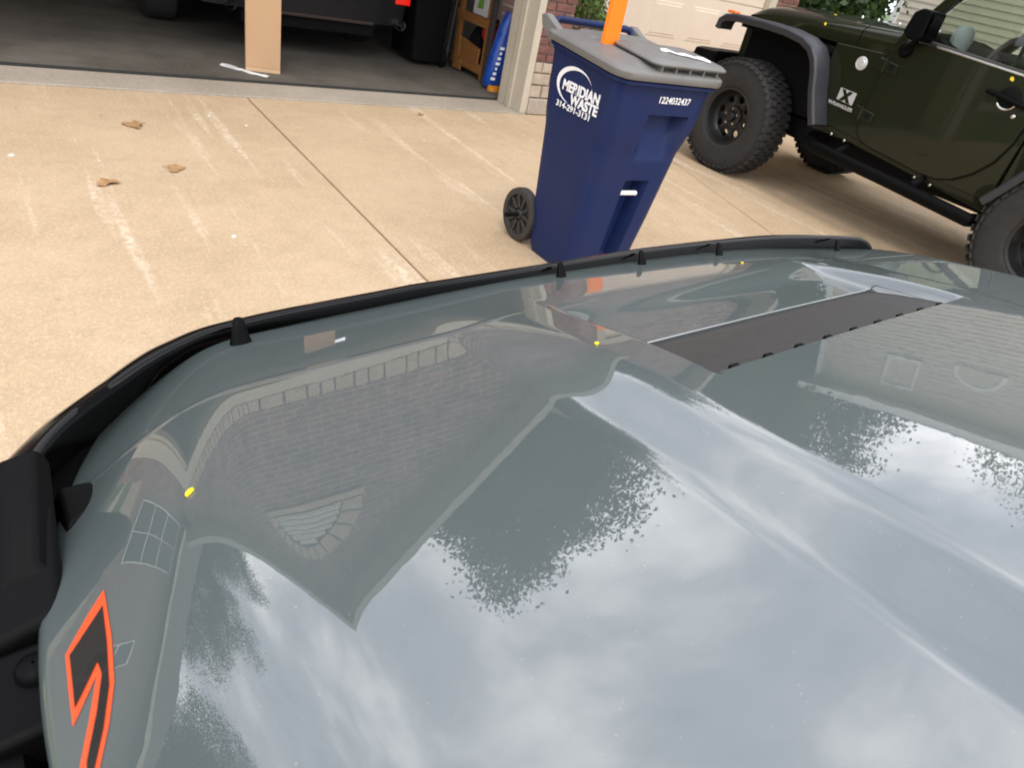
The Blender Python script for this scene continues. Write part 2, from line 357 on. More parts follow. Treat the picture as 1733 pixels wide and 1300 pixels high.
def stone(x0, x1, z0, z1, y0, y1, parent, jit=.012):
    r = lambda: random.uniform(-jit, jit); w, h = x1-x0, z1-z0
    ring = [(x0+w*.04+r()*.4, z0+.004), (x1-w*.05+r()*.4, z0+.004), (x1-.004, z0+h*.08+r()*.4), (x1-.004, z1-h*.08+r()*.4), (x1-w*.05+r()*.4, z1-.004), (x0+w*.05+r()*.4, z1-.004), (x0+.004, z1-h*.08+r()*.4), (x0+.004, z0+h*.08+r()*.4)]
    cx, cz = (x0+x1)/2, (z0+z1)/2
    rings = [[(x, y1, z) for x, z in ring], [(x, y0+.012, z) for x, z in ring], [(cx+(x-cx)*.90, y0+random.uniform(0, .006), cz+(z-cz)*.9) for x, z in ring]]
    return MB().loft(rings).build('stone', M['stone'], parent, smooth=30)
for z0, z1, xs in ((.14, .245, (3.904, 4.03, 4.216)), (.25, .345, (3.904, 4.10, 4.216)), (.35, .435, (3.904, 3.99, 4.11, 4.216))):
    for a, b in zip(xs, xs[1:]): stone(a, b-.004, z0, z1, 5.43, 5.466, wallo)
x = -1.53
while x < 3.82:
    w = random.uniform(.10, .21); stone(x, min(x+w, 3.857)-.006, 2.365, 2.575, 5.425, 5.459, wallo); x += w
# gable vent: louvre half-round with a stone surround
vz = 3.95
ven = MB().prism([(XC+.48*math.cos(t), vz+.48*math.sin(t)) for t in [math.pi*k/14 for k in range(15)]], 5.448, 5.46, 'y').build('gable_vent', M['paneldark'], house)
for k in range(6):
    z = vz+.045+k*.073; hw = math.sqrt(max(.01, .47**2-(z-vz+.03)**2))
    MB().obox((XC, 5.432, z), (hw, 0, 0), (0, .012, .012), (0, -.012, .018)).build('slat', M['white'], ven)
for k in range(11):
    t0, t1 = math.pi*k/11+.02, math.pi*(k+1)/11-.02
    MB().prism([(XC+r*math.cos(t), vz+r*math.sin(t)) for r, t in ((.49, t0), (.68, t0), (.68, t1), (.49, t1))], 5.425, 5.459, 'y').build('stone', M['stone'], wallo)
MB().box(XC-.7, XC+.7, 5.425, 5.459, vz-.09, vz-.01).build('vent_sill', M['stone'], house)
# roof of the garage wing
def gable_roof(xc, hw, pz, ez, y0, y1, parent, m=None, th=.10, soff=.34):
    r = MB()
    for s in (-1, 1):
        r.prism([(xc, pz), (xc+s*hw, ez), (xc+s*hw, ez-th), (xc, pz-th)], y0, y1, 'y')
    ro = r.build('roof', m or M['shingle'], parent)
    for s in (-1, 1):   # rake boards and soffits
        MB().prism([(xc, pz-.006), (xc+s*(hw-.004), ez-.006), (xc+s*(hw-.004), ez-.14), (xc, pz-.14)], y0-.028, y0-.003, 'y').build('rake_board', M['rake'], ro)
        MB().prism([(xc, pz-th-.005), (xc+s*hw*.98, ez-th-.002), (xc+s*hw*.98, ez-th-.018), (xc, pz-th-.021)], y0+.002, y0+soff, 'y').build('soffit', M['rake'], ro)
    return ro
gable_roof(XC, XR+.30-XC, PZ, EZ, 5.12, 14.2, house, soff=.335)
# third bay wing with the closed panelled door
W3L, W3R, Y3 = 4.225, 8.2, 6.32
w3 = MB(); w3.box(W3L, 5.12, Y3, Y3+.3, 0, 2.35); w3.box(7.78, W3R, Y3+.018, Y3+.3, 0, 2.35)
x3 = (W3L+W3R)/2; s3 = 1.0
w3.prism([(W3L, 2.35), (W3R, 2.35), (W3R, 2.72), (x3, 2.72+s3*(W3R-x3)), (W3L, 2.72)], Y3, Y3+.3, 'y'); w3.box(W3R-.25, W3R-.001, Y3+.3, 13.8, 0, 2.5)
w3o = w3.build('wall', M['brickw'], house)
brick_face(7.79, 8.196, .0, 2.34, Y3+.008, w3o)
MB().box(7.785, 8.198, Y3+.0142, Y3+.0175, 0, 2.34).build('mortar_bed', M['mortar'], w3o)
gable_roof(x3, W3R+.3-x3, 2.85+s3*(W3R+.3-x3), 2.85, Y3-.3, 13.9, house, soff=.295)
for a, b in ((5.121, 5.24), (7.66, 7.779)): MB().box(a, b, Y3-.03, Y3+.05, 0, 2.24).build('door_frame', M['trim'], house, bevel=.004)
MB().box(5.121, 7.779, Y3-.032, Y3+.05, 2.241, 2.40).build('door_header', M['trim'], house, bevel=.004)
gd2 = MB().box(5.241, 7.659, Y3+.075, Y3+.10, .0, 2.24).build('garage_door', M['door'], house)
rows, cols = 4, 4; pw, ph = 2.41/cols, 2.235/rows
for r in range(rows):
    zb = .002+r*ph; MB().box(5.245, 7.655, Y3+.045, Y3+.075, zb+.003, zb+ph-.003).build('door_section', M['door'], gd2, bevel=.004)
    for c in range(cols):
        xa = 5.245+c*pw+.075; xb = 5.245+(c+1)*pw-.075; za = zb+.10; zt = zb+ph-.10; y = Y3+.0445
        ring = lambda d, yy: [(xa+d, yy, za+d), (xb-d, yy, za+d), (xb-d, yy, zt-d), (xa+d, yy, zt-d)]
        MB().loft([ring(0, y+.003), ring(.012, y-.006), ring(.03, y-.006), ring(.042, y-.012)], cap=False).add(ring(.042, y-.012), [(0, 1, 2, 3)]).build('panel', M['door'], gd2)

# ---------------------------------------------------------------- siding house on the right
sh = empty('siding_house', (14, .5, 0), 'beige vinyl sided house with white corner trim behind the green vehicle', 'house')
SX, SY0, SY1, SZ = 14.0, -8.0, 8.67, 6.40
so = MB().box(SX+.02, 23, SY0, SY1-.02, -.05, SZ).build('wall', M['siding'], sh)
bp = .115; z = .25; bmesh_ = None
MB().box(SX-.01, SX+.05, SY0, SY1, -.05, .25).build('foundation', M['sill'], sh)
k = 0
while z < SZ-.05:
    if bmesh_ is None:
        o = MB().prism([(SX-.018, 0), (SX+.019, 0), (SX+.019, bp), (SX-.002, bp)], SY0+.1, SY1-.11, 'y').build('siding_board', M['siding'], sh, loc=(SX, 0, 0)); bmesh_ = o.data; o.location.z = z
    else: inst(bmesh_, 'siding_board', (SX, 0, z), sh)
    z += bp; k += 1
MB().box(SX-.035, SX+.1, SY1-.11, SY1+.02, .25, SZ).build('corner_trim', M['white'], sh)
MB().box(SX-.45, 23.4, SY0-.4, SY1+.12, SZ, SZ+.03).build('soffit', M['white'], sh)
MB().box(SX-.48, SX-.45, SY0-.4, SY1+.12, SZ-.02, SZ+.18).build('fascia', M['white'], sh)
rf = MB().add([(SX-.5, SY0-.4, SZ+.19), (23.5, SY0-.4, SZ+.19), (23.5, SY1+.12, SZ+.19), (SX-.5, SY1+.12, SZ+.19), (18.7, SY0-.4, SZ+1.6), (18.7, SY1+.12, SZ+1.6)],
         [(0, 4, 5, 3), (4, 1, 2, 5), (0, 1, 4), (3, 5, 2), (0, 3, 2, 1)]).build('roof', M['shingle'], sh)
def window(parent, face, x, y0, y1, z0, z1, cols, rows, fm, pm='paneldark'):
    """sash window on a wall; face 'x': wall plane x=const facing -x, else y=const facing -y (x, y0, y1 then mean y, x0, x1)"""
    def bx(u0, u1, a, b, d0, d1): return MB().box(x-d1, x-d0, u0, u1, a, b) if face == 'x' else MB().box(u0, u1, x-d1, x-d0, a, b)
    w = bx(y0, y1, z0, z1, .0, .012).build('window', M[pm], parent)
    t = .06
    for a in ((y0-t, y1+t, z1, z1+t), (y0-t, y1+t, z0-t, z0), (y0-t, y0, z0, z1), (y1, y1+t, z0, z1)): bx(*a, .0, .05).build('frame', fm, w)
    for c in range(1, cols): u = y0+(y1-y0)*c/cols; bx(u-.02, u+.02, z0, z1, .013, .035).build('muntin', fm, w)
    for r in range(1, rows): u = z0+(z1-z0)*r/rows; bx(y0, y1, u-.03, u+.03, .013, .04).build('muntin', fm, w)
window(sh, 'x', SX-.02, 6.40, 7.0, 5.25, 5.95, 1, 1, M['white'], 'siding')
hv = MB().prism([(5.2+.42*math.cos(t), 5.05+.42*math.sin(t)) for t in [math.pi*k/12 for k in range(13)]], SX-.05, SX-.021, 'x').build('gable_vent', M['siding'], sh)
MB().prism([(5.2+r*math.cos(t), 5.05+r*math.sin(t)) for r, ts in ((.50, range(13)), (.42, range(12, -1, -1))) for t in [math.pi*k/12 for k in ts]], SX-.07, SX-.02, 'x').build('vent_frame', M['white'], hv)

# ---------------------------------------------------------------- neighbour's house on the left
nh = empty('brick_house', (-10, 13.4, 0), 'brick neighbouring house with a tall white framed window, left of the garage', 'house')
M['brickn'] = brick_mat('neighbour_brick', (.22, .125, .11), (.17, .10, .09), (.36, .32, .29))
MB().box(-18, -4.6, 13.4, 22, -.05, 5.0).build('wall', M['brickn'], nh)
MB().box(-18.02, -4.58, 13.36, 13.398, -.05, .7).build('stone_base', M['stone'], nh)
nr = MB().prism([(12.9, 5.05), (17.7, 8.4), (22.5, 5.05)], -18.5, -4.1, 'x').build('roof', M['shingle'], nh)
MB().box(-18.5, -4.1, 12.84, 12.9, 4.88, 5.06).build('fascia', M['trim'], nr)
for s in (12.9, 22.5):
    MB().prism([(17.7, 8.42), (s, 5.07), (s, 4.88), (17.7, 8.2)], -4.1, -4.06, 'x').build('rake_board', M['trim'], nr)
window(nh, 'y', 13.4, -8.0, -5.6, 1.3, 4.6, 2, 3, M['white'])
window(nh, 'y', 13.4, -12.6, -11.6, 2.0, 3.3, 1, 2, M['white'])
tag(MB().box(-10.5, -3.3, 8.2, 9.5, -.058, -.035).build('path', M['sill']), kind='structure')

# ---------------------------------------------------------------- trees and shrub
def leaf_cloud(cs, n, size, spread):
    """n leaf-shaped quads scattered round each clump centre; returns (4N, 3) points"""
    p = np.repeat(np.array(cs), n, axis=0); N_ = len(p); p = p + rng.normal(0, 1, (N_, 3))*spread
    a = rng.normal(0, 1, (N_, 3)); a /= np.linalg.norm(a, axis=1, keepdims=True)
    b = np.cross(a, rng.normal(0, 1, (N_, 3))); b /= np.linalg.norm(b, axis=1, keepdims=True)+1e-9
    s = size*rng.uniform(.6, 1.3, (N_, 1))
    return np.stack([p-a*s*.5, p+b*s*.34, p+a*s*.6, p-b*s*.34], 1).reshape(-1, 3)
def leaf_object(name, V, m, parent):
    me = bpy.data.meshes.new(name); n = len(V)//4; V = V - np.array(parent.location)
    me.vertices.add(len(V)); me.vertices.foreach_set('co', V.astype(np.float32).ravel())
    me.loops.add(4*n); me.loops.foreach_set('vertex_index', np.arange(4*n, dtype=np.int32)); me.polygons.add(n)
    me.polygons.foreach_set('loop_start', np.arange(0, 4*n, 4, dtype=np.int32)); me.polygons.foreach_set('loop_total', np.full(n, 4, dtype=np.int32))
    me.update(calc_edges=True); me.validate(); me.materials.append(m)
    o = bpy.data.objects.new(name, me); C.objects.link(o); o.parent = parent; return o
def tree(x, y, h, rx, rz, zc, m, label, clumps=420, per=120, size=.125, group='trees around the houses'):
    t = empty('tree', (x, y, -.05), label, 'tree', group)
    tr = MB(); tr.tube([(x, y, -.1), (x+.1, y, h*.25), (x-.05, y+.1, h*.55), (x, y, h*.85)], [h*.024, h*.018, h*.012, h*.004], 10)
    for k in range(9):
        a = k*2.4; z0 = h*(.28+.055*k); L_ = rx*random.uniform(.5, .85)
        tr.tube([(x, y, z0), (x+math.cos(a)*L_*.5, y+math.sin(a)*L_*.5, z0+L_*.35), (x+math.cos(a)*L_, y+math.sin(a)*L_, z0+L_*.55)], [h*.009, h*.006, h*.002], 6)
    tr.build('trunk', M['bark'], t, smooth=60)
    cs = []
    for _ in range(clumps):
        d = rng.normal(0, 1, 3); d /= np.linalg.norm(d); rr = rng.uniform(.25, 1)**.5
        bump = 1+.20*math.sin(3*math.atan2(d[1], d[0])+x)+.14*math.sin(5*d[2]+y+2*math.atan2(d[1], d[0]))
        q = d*rr*bump; cs.append((x+q[0]*rx, y+q[1]*rx, zc+q[2]*rz))
    leaf_object('crown', leaf_cloud(cs, per, size, rx*.065+.10), m, t)
    return t
tree(8.9, 13.5, 12.8, 3.0, 4.6, 8.3, M['leafA'], 'large green tree rising behind the garage roof, mirrored in the hood', clumps=950)
tree(14.6, 10.7, 11.2, 2.1, 4.5, 6.3, M['leafB'], 'dark green tree between the garage and the beige sided house')
tree(19.0, 12.4, 13.0, 3.4, 4.4, 8.2, M['leafA'], 'green tree past the far corner of the beige sided house')
tree(26.5, 5.0, 13.0, 4.2, 4.2, 8.8, M['leafB'], 'broad green tree behind the roof of the beige sided house')
tree(-7.5, 25.5, 17.5, 4.6, 6.2, 11.0, M['leafB'], 'tall green tree behind the neighbouring brick house, nearest the garage', clumps=950)
tree(-15.0, 24.5, 18.5, 5.0, 6.5, 11.5, M['leafA'], 'tall broad tree behind the middle of the neighbouring brick house', clumps=950)
tree(-25.5, 17.0, 18.0, 4.8, 6.5, 11.0, M['leafB'], 'tall tree past the far left end of the neighbouring brick house', clumps=950)
def shrub(x, y, rx, h, m, label, clumps, per, size, stems=6):
    sb = empty('shrub', (x, y, 0), label, 'shrub'); cs = []
    for _ in range(clumps):
        d = rng.normal(0, 1, 3); d /= np.linalg.norm(d); r = rng.uniform(.3, 1)**.4
        cs.append((x+d[0]*rx*r, y+d[1]*rx*.85*r, h*.55+d[2]*h*.45*r))
    leaf_object('foliage', leaf_cloud(cs, per, size, rx*.17), m, sb)
    st = MB()
    for k in range(stems): a = k*6.28/stems; st.tube([(x, y, -.05), (x+.27*rx*math.cos(a), y+.27*rx*math.sin(a), h*.35), (x+.65*rx*math.cos(a), y+.6*rx*math.sin(a), h*.75)], [.012*h, .009*h, .004*h], 6)
    st.build('stem', M['bark'], sb, smooth=60)
shrub(4.70, 5.92, .30, 1.12, M['leafC'], 'bright green leafy shrub growing beside the brick pier', 90, 34, .042)
shrub(9.35, 7.5, .85, 3.3, M['leafA'], 'dark green shrub beyond the green hood, next to the garage brickwork', 150, 60, .10)
shrub(10.35, 7.45, .80, 2.9, M['leafB'], 'dark green shrub beyond the green hood, next to the beige siding', 150, 60, .10)

# ================================================================ the grey vehicle in the foreground
M['paint'] = mat('grey_car_paint', (.076, .0955, .0950), .42, coat=1.0, coat_rough=.012, spec=.35, ior=2.05)
t_ = M['paint'].node_tree; pn = t_.nodes.new('ShaderNodeTexNoise'); pn.inputs['Scale'].default_value = 38; pn.inputs['Detail'].default_value = 2   # faint orange peel in the clear coat
pg = t_.nodes.new('ShaderNodeNewGeometry'); pb = t_.nodes.new('ShaderNodeBump'); pb.inputs['Strength'].default_value = .018; pb.inputs['Distance'].default_value = .002
dn = t_.nodes.new('ShaderNodeTexNoise'); dn.inputs['Scale'].default_value = 420; dn.inputs['Detail'].default_value = 1; dr = t_.nodes.new('ShaderNodeMapRange'); dr.inputs[1].default_value = .76; dr.inputs[2].default_value = .84; dr.inputs[4].default_value = .4   # sparse dust
dm = t_.nodes.new('ShaderNodeMix'); dm.data_type = 'RGBA'; dm.inputs[6].default_value = (.076, .0955, .0950, 1); dm.inputs[7].default_value = (.5, .5, .47, 1)
t_.links.new(pg.outputs['Position'], dn.inputs['Vector']); t_.links.new(dn.outputs['Fac'], dr.inputs[0]); t_.links.new(dr.outputs[0], dm.inputs[0]); t_.links.new(dm.outputs[2], t_.nodes['Principled BSDF'].inputs['Base Color'])
t_.links.new(pg.outputs['Position'], pn.inputs['Vector']); t_.links.new(pn.outputs['Fac'], pb.inputs['Height']); t_.links.new(pb.outputs[0], t_.nodes['Principled BSDF'].inputs['Coat Normal'])
M['gloss'] = mat('gloss_black_acrylic', (.003, .003, .003), .10, spec=.24)
M['plastic'] = mat('textured_black_plastic', (.003, .003, .0033), .55, spec=.09, bump=(900, .18, .0006))
M['plastic2'] = mat('satin_black_plastic', (.0022, .0022, .0025), .5, spec=.08, bump=(500, .06, .0006))
M['insert'] = mat('charcoal_vent_plastic', (.032, .0300, .0285), .5, spec=.5, var=(70, (.040, .038, .036), .4, .65), bump=(1400, .5, .0008))
M['decal'] = mat('black_vinyl', (.010, .011, .011), .25, coat=.35, coat_rough=.05)
M['decalo'] = mat('orange_red_vinyl', (.80, .085, .02), .35, coat=.3, coat_rough=.05)
M['tyre'] = mat('tyre_rubber', (.016, .0155, .015), .82, var=(20, (.026, .024, .022), .35, .7), bump=(130, .35, .003))
M['rim'] = mat('black_steel_rim', (.010, .010, .010), .38, spec=.5)
M['chrome'] = mat('chrome', (.62, .62, .60), .18, metal=1)
M['yellow'] = mat('yellow_petal', (.85, .62, .02), .6)
Z = lambda rel: CAMH + rel
truck = empty('off_road_vehicle', H2W(0, 0, 0), 'grey vehicle in the foreground with black hood vent and bug deflector', 'vehicle')
def lines(*segs):
    r = []
    for a, b, n in segs: r += list(np.linspace(a, b, n, endpoint=False))
    return r
EW = .824
half = lines((0, IA-.03, 26), (IA-.03, IA, 8), (IA, .30, 14), (.30, .46, 40), (.46, .62, 20), (.62, EW, 60)) + [EW]
AA = [-x for x in half[::-1]] + half[1:]
QQ = lines((-.62, .0, 40), (0, IV0, 40), (IV0, IV1, 18), (IV1, .495, 18), (.495, .553, 58), (.553, .60, 12), (.60, .666, 14)) + [.666]
nA, nQ = len(AA), len(QQ)
Ag, Qg = np.meshgrid(np.array(AA), np.array(QQ), indexing='ij')
w = sst((np.abs(Ag)-.45)/.388)
def mapv(A_, Q_):
    v = np.where(Q_ > .45, .45+(Q_-.45)*(hood_front(A_*.93)-.45)/(.666-.45), Q_)
    a = A_*(1-w*(1-hood_edge(v)/EW)); return a, v
a_, v_ = mapv(Ag, Qg)
z_ = hood_rel(a_, v_)
jr = QQ.index(IV0); z_[:, jr] = hood_rel(a_[:, jr], v_[:, jr], False)
hood = MB(); idx = lambda i, j: i*nQ+j
hood.v = [H2W(a_[i, j], v_[i, j], Z(z_[i, j])) for i in range(nA) for j in range(nQ)]
ins_ = lambda i, j: abs(AA[i]+AA[i+1])/2 < IA and IV0 < (QQ[j]+QQ[j+1])/2 < IV1
hood.f = [(idx(i, j), idx(i+1, j), idx(i+1, j+1), idx(i, j+1)) for i in range(nA-1) for j in range(nQ-1) if not ins_(i, j)]
def lip(ij, offs):
    prev = [idx(*q) for q in ij]
    for (oa, ov, oz) in offs:
        k = len(hood.v); hood.v += [H2W(a_[q]+oa*np.sign(a_[q]), v_[q]+ov, Z(z_[q]+oz)) for q in ij]
        hood.f += [(prev[n], prev[n+1], k+n+1, k+n) for n in range(len(ij)-1)]; prev = list(range(k, k+len(ij)))
for i in (0, nA-1): lip([(i, j) for j in range(nQ)], [(.0025, 0, -.004), (.003, 0, -.012), (-.006, 0, -.03)])
lip([(i, nQ-1) for i in range(nA)], [(0, .003, -.006), (0, 0, -.035)])
i0 = min(range(nA), key=lambda i: abs(AA[i]+IA)); i1 = min(range(nA), key=lambda i: abs(AA[i]-IA)); j1 = QQ.index(IV1)
lip([(i, jr) for i in range(i0, i1+1)], [(0, .0008, -.002), (0, .0008, -.016)])
lip([(i, j1) for i in range(i0, i1+1)], [(0, -.0008, -.002), (0, -.0008, -.012)])
for i in (i0, i1): lip([(i, j) for j in range(jr, j1+1)], [(0, 0, -.02)])
hoodo = hood.build('hood', M['paint'], truck, smooth=50)
hoodo['label'] = 'glossy grey hood mirroring the house, trees and clouded sky'
# vent insert
ni, nj = 40, 10; iv = MB(); rows_ = []
for i in range(ni+1):
    a = -(IA+.003)+2*(IA+.003)*i/ni; r = []
    zf = float(hood_rel(np.array(a*.9), np.array(IV1+.004))) - .004; zr = float(hood_rel(np.array(a*.95), np.array(IV0), False)) - .0125
    for j in range(nj+1):
        t = j/nj; r.append(H2W(a, IV1+.003-(IV1-IV0+.006)*t, Z(zf+(zr-zf)*t + .0025*math.sin(math.pi*t))))
    rows_.append(r)
iv.loft(rows_, cap=False, closed=False)
ivo = iv.build('vent_insert', M['insert'], hoodo, smooth='all')
M['hilite'] = mat('bright_lip_highlight', (.55, .57, .58), .25, metal=.6)
M['reflg'] = mat('grey_lip_reflection', (.30, .30, .31), .25, coat=.5)
ht = lambda a, v, d=0.: H2W(a, v, Z(float(hood_rel(np.array(a), np.array(v), False))+d))
for k in range(9):
    a = -.235+k*.0575
    c = Vector(ht(a, IV0+.0065, -.0085)); ux = Vector(H2W(1, 0, 0))-Vector(H2W(0, 0, 0)); uy = Vector(H2W(0, 1, 0))-Vector(H2W(0, 0, 0))
    MB().obox(c, ux*.0070, uy*.0050, Vector((0, 0, .003))).build('vent_fin', M['plastic2'], hoodo, bevel=.0015)
for dz, dvv in ((-.0065, .0035), (-.0095, .0065)):
    MB().tube([ht(a, IV0+dvv, dz) for a in np.linspace(-IA+.004, IA-.004, 24)], .0011, 6).build('lip_glint', M['reflg'], hoodo, smooth=True)  # added grey tubes stand in for the reflected pale lines along the rear lip
MB().tube([H2W(a, IV1-.0005, Z(float(hood_rel(np.array(a), np.array(IV1)))+.0004)) for a in np.linspace(-IA+.003, IA-.003, 30)], .0010, 6).build('lip_glint', M['hilite'], hoodo, smooth=True)  # added bright tube stands in for the highlight on the front edge
# decal
def decal(poly, lift, m, name):
    bm = bmesh.new(); f = bm.faces.new([bm.verts.new((x, y, 0)) for x, y in poly]); bm.normal_update(); bmesh.ops.triangulate(bm, faces=bm.faces[:])
    for _ in range(4):
        es = [e for e in bm.edges if e.calc_length() > .006]
        if es: bmesh.ops.subdivide_edges(bm, edges=es, cuts=1); bmesh.ops.triangulate(bm, faces=bm.faces[:])
    pts = [H2W(v.co.x, v.co.y, Z(float(hood_rel(np.array(v.co.x), np.array(v.co.y)))+lift)) for v in bm.verts]; bm.verts.index_update()
    mb = MB(); mb.v = pts; mb.f = [tuple(v.index for v in q.verts) for q in bm.faces]; bm.free()
    return mb.build(name, m, hoodo, smooth='all')
DEC_O = [(-.7797, .3531), (-.7909, .3435), (-.8074, .3259), (-.8101, .2990), (-.8125, .2725), (-.8057, .2805), (-.7962, .2920), (-.8049, .2680), (-.8140, .2460), (-.825, .19), (-.812, .185), (-.8062, .2365), (-.7972, .2560), (-.7897, .2780), (-.7842, .3100)]
DEC_I = [(-.7832, .3400), (-.7926, .3325), (-.8055, .3225), (-.8079, .2990), (-.8096, .2825), (-.8046, .2880), (-.7940, .3005), (-.7938, .2900), (-.8008, .2690), (-.8105, .2460), (-.8220, .19), (-.8150, .189), (-.8090, .2365), (-.8000, .2560), (-.7922, .2785), (-.7869, .3100)]
decal(DEC_O, .0006, M['decalo'], 'decal_border'); decal(DEC_I, .0011, M['decal'], 'decal')
# bug deflector
def crom(pts, n):
    P = [np.array(p, float) for p in pts]; P = [2*P[0]-P[1]] + P + [2*P[-1]-P[-2]]; out = []
    for i in range(1, len(P)-2):
        for k in range(n):
            t = k/n; out.append(.5*((2*P[i])+(-P[i-1]+P[i+1])*t+(2*P[i-1]-5*P[i]+4*P[i+1]-P[i+2])*t*t+(-P[i-1]+3*P[i]-3*P[i+1]+P[i+2])*t**3))
    return out+[P[-2]]
dp = crom([(-.800, .497), (-.794, .522), (-.778, .550), (-.752, .580), (-.712, .612), (-.653, .642), (-.58, .652), (-.38, .646), (-.16, .647), (.03, .647), (.20, .642), (.36, .630), (.53, .598), (.605, .572)], 9)
TOP = np.interp(np.linspace(0, 1, len(dp)), [0, 4/13, 6/13, 7/13, 9/13, 11/13, 1], [-.428, -.421, -.402, -.385, -.375, -.372, -.374])
prof = [(.012, -.016), (.009, -.004), (.006, .008), (.0035, .017), (.003, .0215), (.0055, .0245), (.010, .0245), (.018, .0215), (.026, .0165), (.033, .009), (.038, -.002), (.041, -.03),
        (.037, -.03), (.0345, -.003), (.030, .006), (.024, .0125), (.017, .0175), (.010, .0205), (.0075, .020), (.0075, .017), (.010, .008), (.013, -.004), (.016, -.016)]
rings = []
for i, p in enumerate(dp):
    d = dp[min(i+1, len(dp)-1)] - dp[max(i-1, 0)]; d /= np.linalg.norm(d); n = np.array([-d[1], d[0]])
    endk = min(1, max(0, (len(dp)-1-i)/5.0)); zt = TOP[i]-.014*(1-endk)**2
    av = np.array([np.sign(p[0])*min(abs(p[0]), float(hood_edge(p[1]))-.01), p[1]])
    zb = min(float(hood_rel(av[0], av[1])), zt-.024)
    rings.append([H2W(p[0]+n[0]*o, p[1]+n[1]*o, Z(zt+(h-.0245)*(zt-zb)/.0245) if h > -.01 else Z(zb+h)) for o, h in prof])
dfl = MB().loft(rings).build('bug_deflector', M['gloss'], truck, smooth=60)
for a, v, s in ((-.598, .626, .90), (-.160, .633, .66), (.005, .635, .66), (.185, .628, .66), (.50, .589, .66)):
    z0 = float(hood_rel(a, v)); rg = []
    for t, r in ((-.003, .0105), (0, .0102), (.004, .0092), (.014, .0068), (.0245, .0052), (.0265, .0035)):
        rg.append([H2W(a+1.25*r*s*math.cos(k*math.pi/4+.39), v+r*s*.9*math.sin(k*math.pi/4+.39)+.35*max(t, 0), Z(z0+t*s)) for k in range(8)])
    MB().loft(rg).build('deflector_post', M['plastic2'], dfl, smooth=30)
# fenders, nose, cowl, corner hardware (left side shows at the picture's edge)
for sgn in (-1, 1):
    rings = []
    for v in list(np.linspace(-.62, .30, 12)) + [.36, .42, .48, .53]:
        e_ = float(hood_edge(v)); tap = max(0, v-.40)*.9
        pr = [(e_-.10, -.52), (e_-.09, -.492), (e_+.004, -.488), (e_+.010, -.462), (e_+.016, -.452), (e_+.04, -.449), (e_+.09-tap*.2, -.453), (e_+.135-tap*.4, -.464), (e_+.165-tap*.6, -.487), (e_+.180-tap*.7, -.53), (e_+.185-tap*.7, -.80), (e_+.10, -.80)]
        rings.append([H2W(sgn*a, v, Z(z - max(0, v-.44)*.25)) for a, z in pr])
    MB().loft(rings).build('fender', M['plastic2'], truck, smooth=45)
nose = []
for z, k in ((-.475, .0), (-.52, .03), (-.60, .045), (-.82, .05)):
    nose.append([H2W(p[0]*(1.012+k), p[1]+.018+k, Z(z)) for p in dp[::3]] + [H2W(.72, .55, Z(z)), H2W(.80, .35, Z(z)), H2W(-.82, .35, Z(z)), H2W(-.81, .46, Z(z))])
MB().loft(nose).build('grille', M['plastic'], truck, smooth=45)
for sgn in (-1, 1):
    pts = [H2W(sgn*.52+.085*math.cos(t), .70, Z(-.64)+.085*math.sin(t)) for t in np.linspace(0, 2*math.pi, 20, endpoint=False)]
    pts2 = [H2W(sgn*.52+.08*math.cos(t), .722, Z(-.64)+.08*math.sin(t)) for t in np.linspace(0, 2*math.pi, 20, endpoint=False)]
    MB().loft([pts, pts2]).build('headlight', M['white'], truck)
MB().loft([[H2W(a, v, z) for v, z in ((.55, .40), (.80-k, .41), (.815-k, .46), (.80-k, .55), (.55, .56))] for a, k in ((-.90, .16), (-.72, .02), (0, 0), (.72, .02), (.90, .16))]).build('bumper', M['plastic'], truck, bevel=.01)
MB().loft([[H2W(a, -.62, Z(-.30)), H2W(a, -.80, Z(-.26)), H2W(a, -.80, Z(-.6)), H2W(a, -.62, Z(-.6))] for a in (-.80, 0, .80)]).build('cowl', M['plastic'], truck)
MB().loft([[H2W(a, v, z) for v, z in ((-.70, Z(-.27)), (-.98, 1.82), (-1.0, 1.82), (-.72, Z(-.27)))] for a in (-.74, 0, .74)]).build('windshield', M['glass'], truck)
for sgn in (-1, 1): MB().tube([H2W(sgn*.77, -.70, Z(-.30)), H2W(sgn*.70, -.99, 1.83)], .04, 8).build('pillar', M['plastic'], truck)
def hexa(name, m, pts, bevel, parent=truck):   # eight corners, bottom ring then top ring, in (a, v, rel z)
    P = [H2W(a, v, Z(z)) for a, v, z in pts]
    return MB().add(P, [(0, 3, 2, 1), (4, 5, 6, 7), (0, 1, 5, 4), (1, 2, 6, 5), (2, 3, 7, 6), (3, 0, 4, 7)]).build(name, m, parent, bevel=bevel, seg=3)
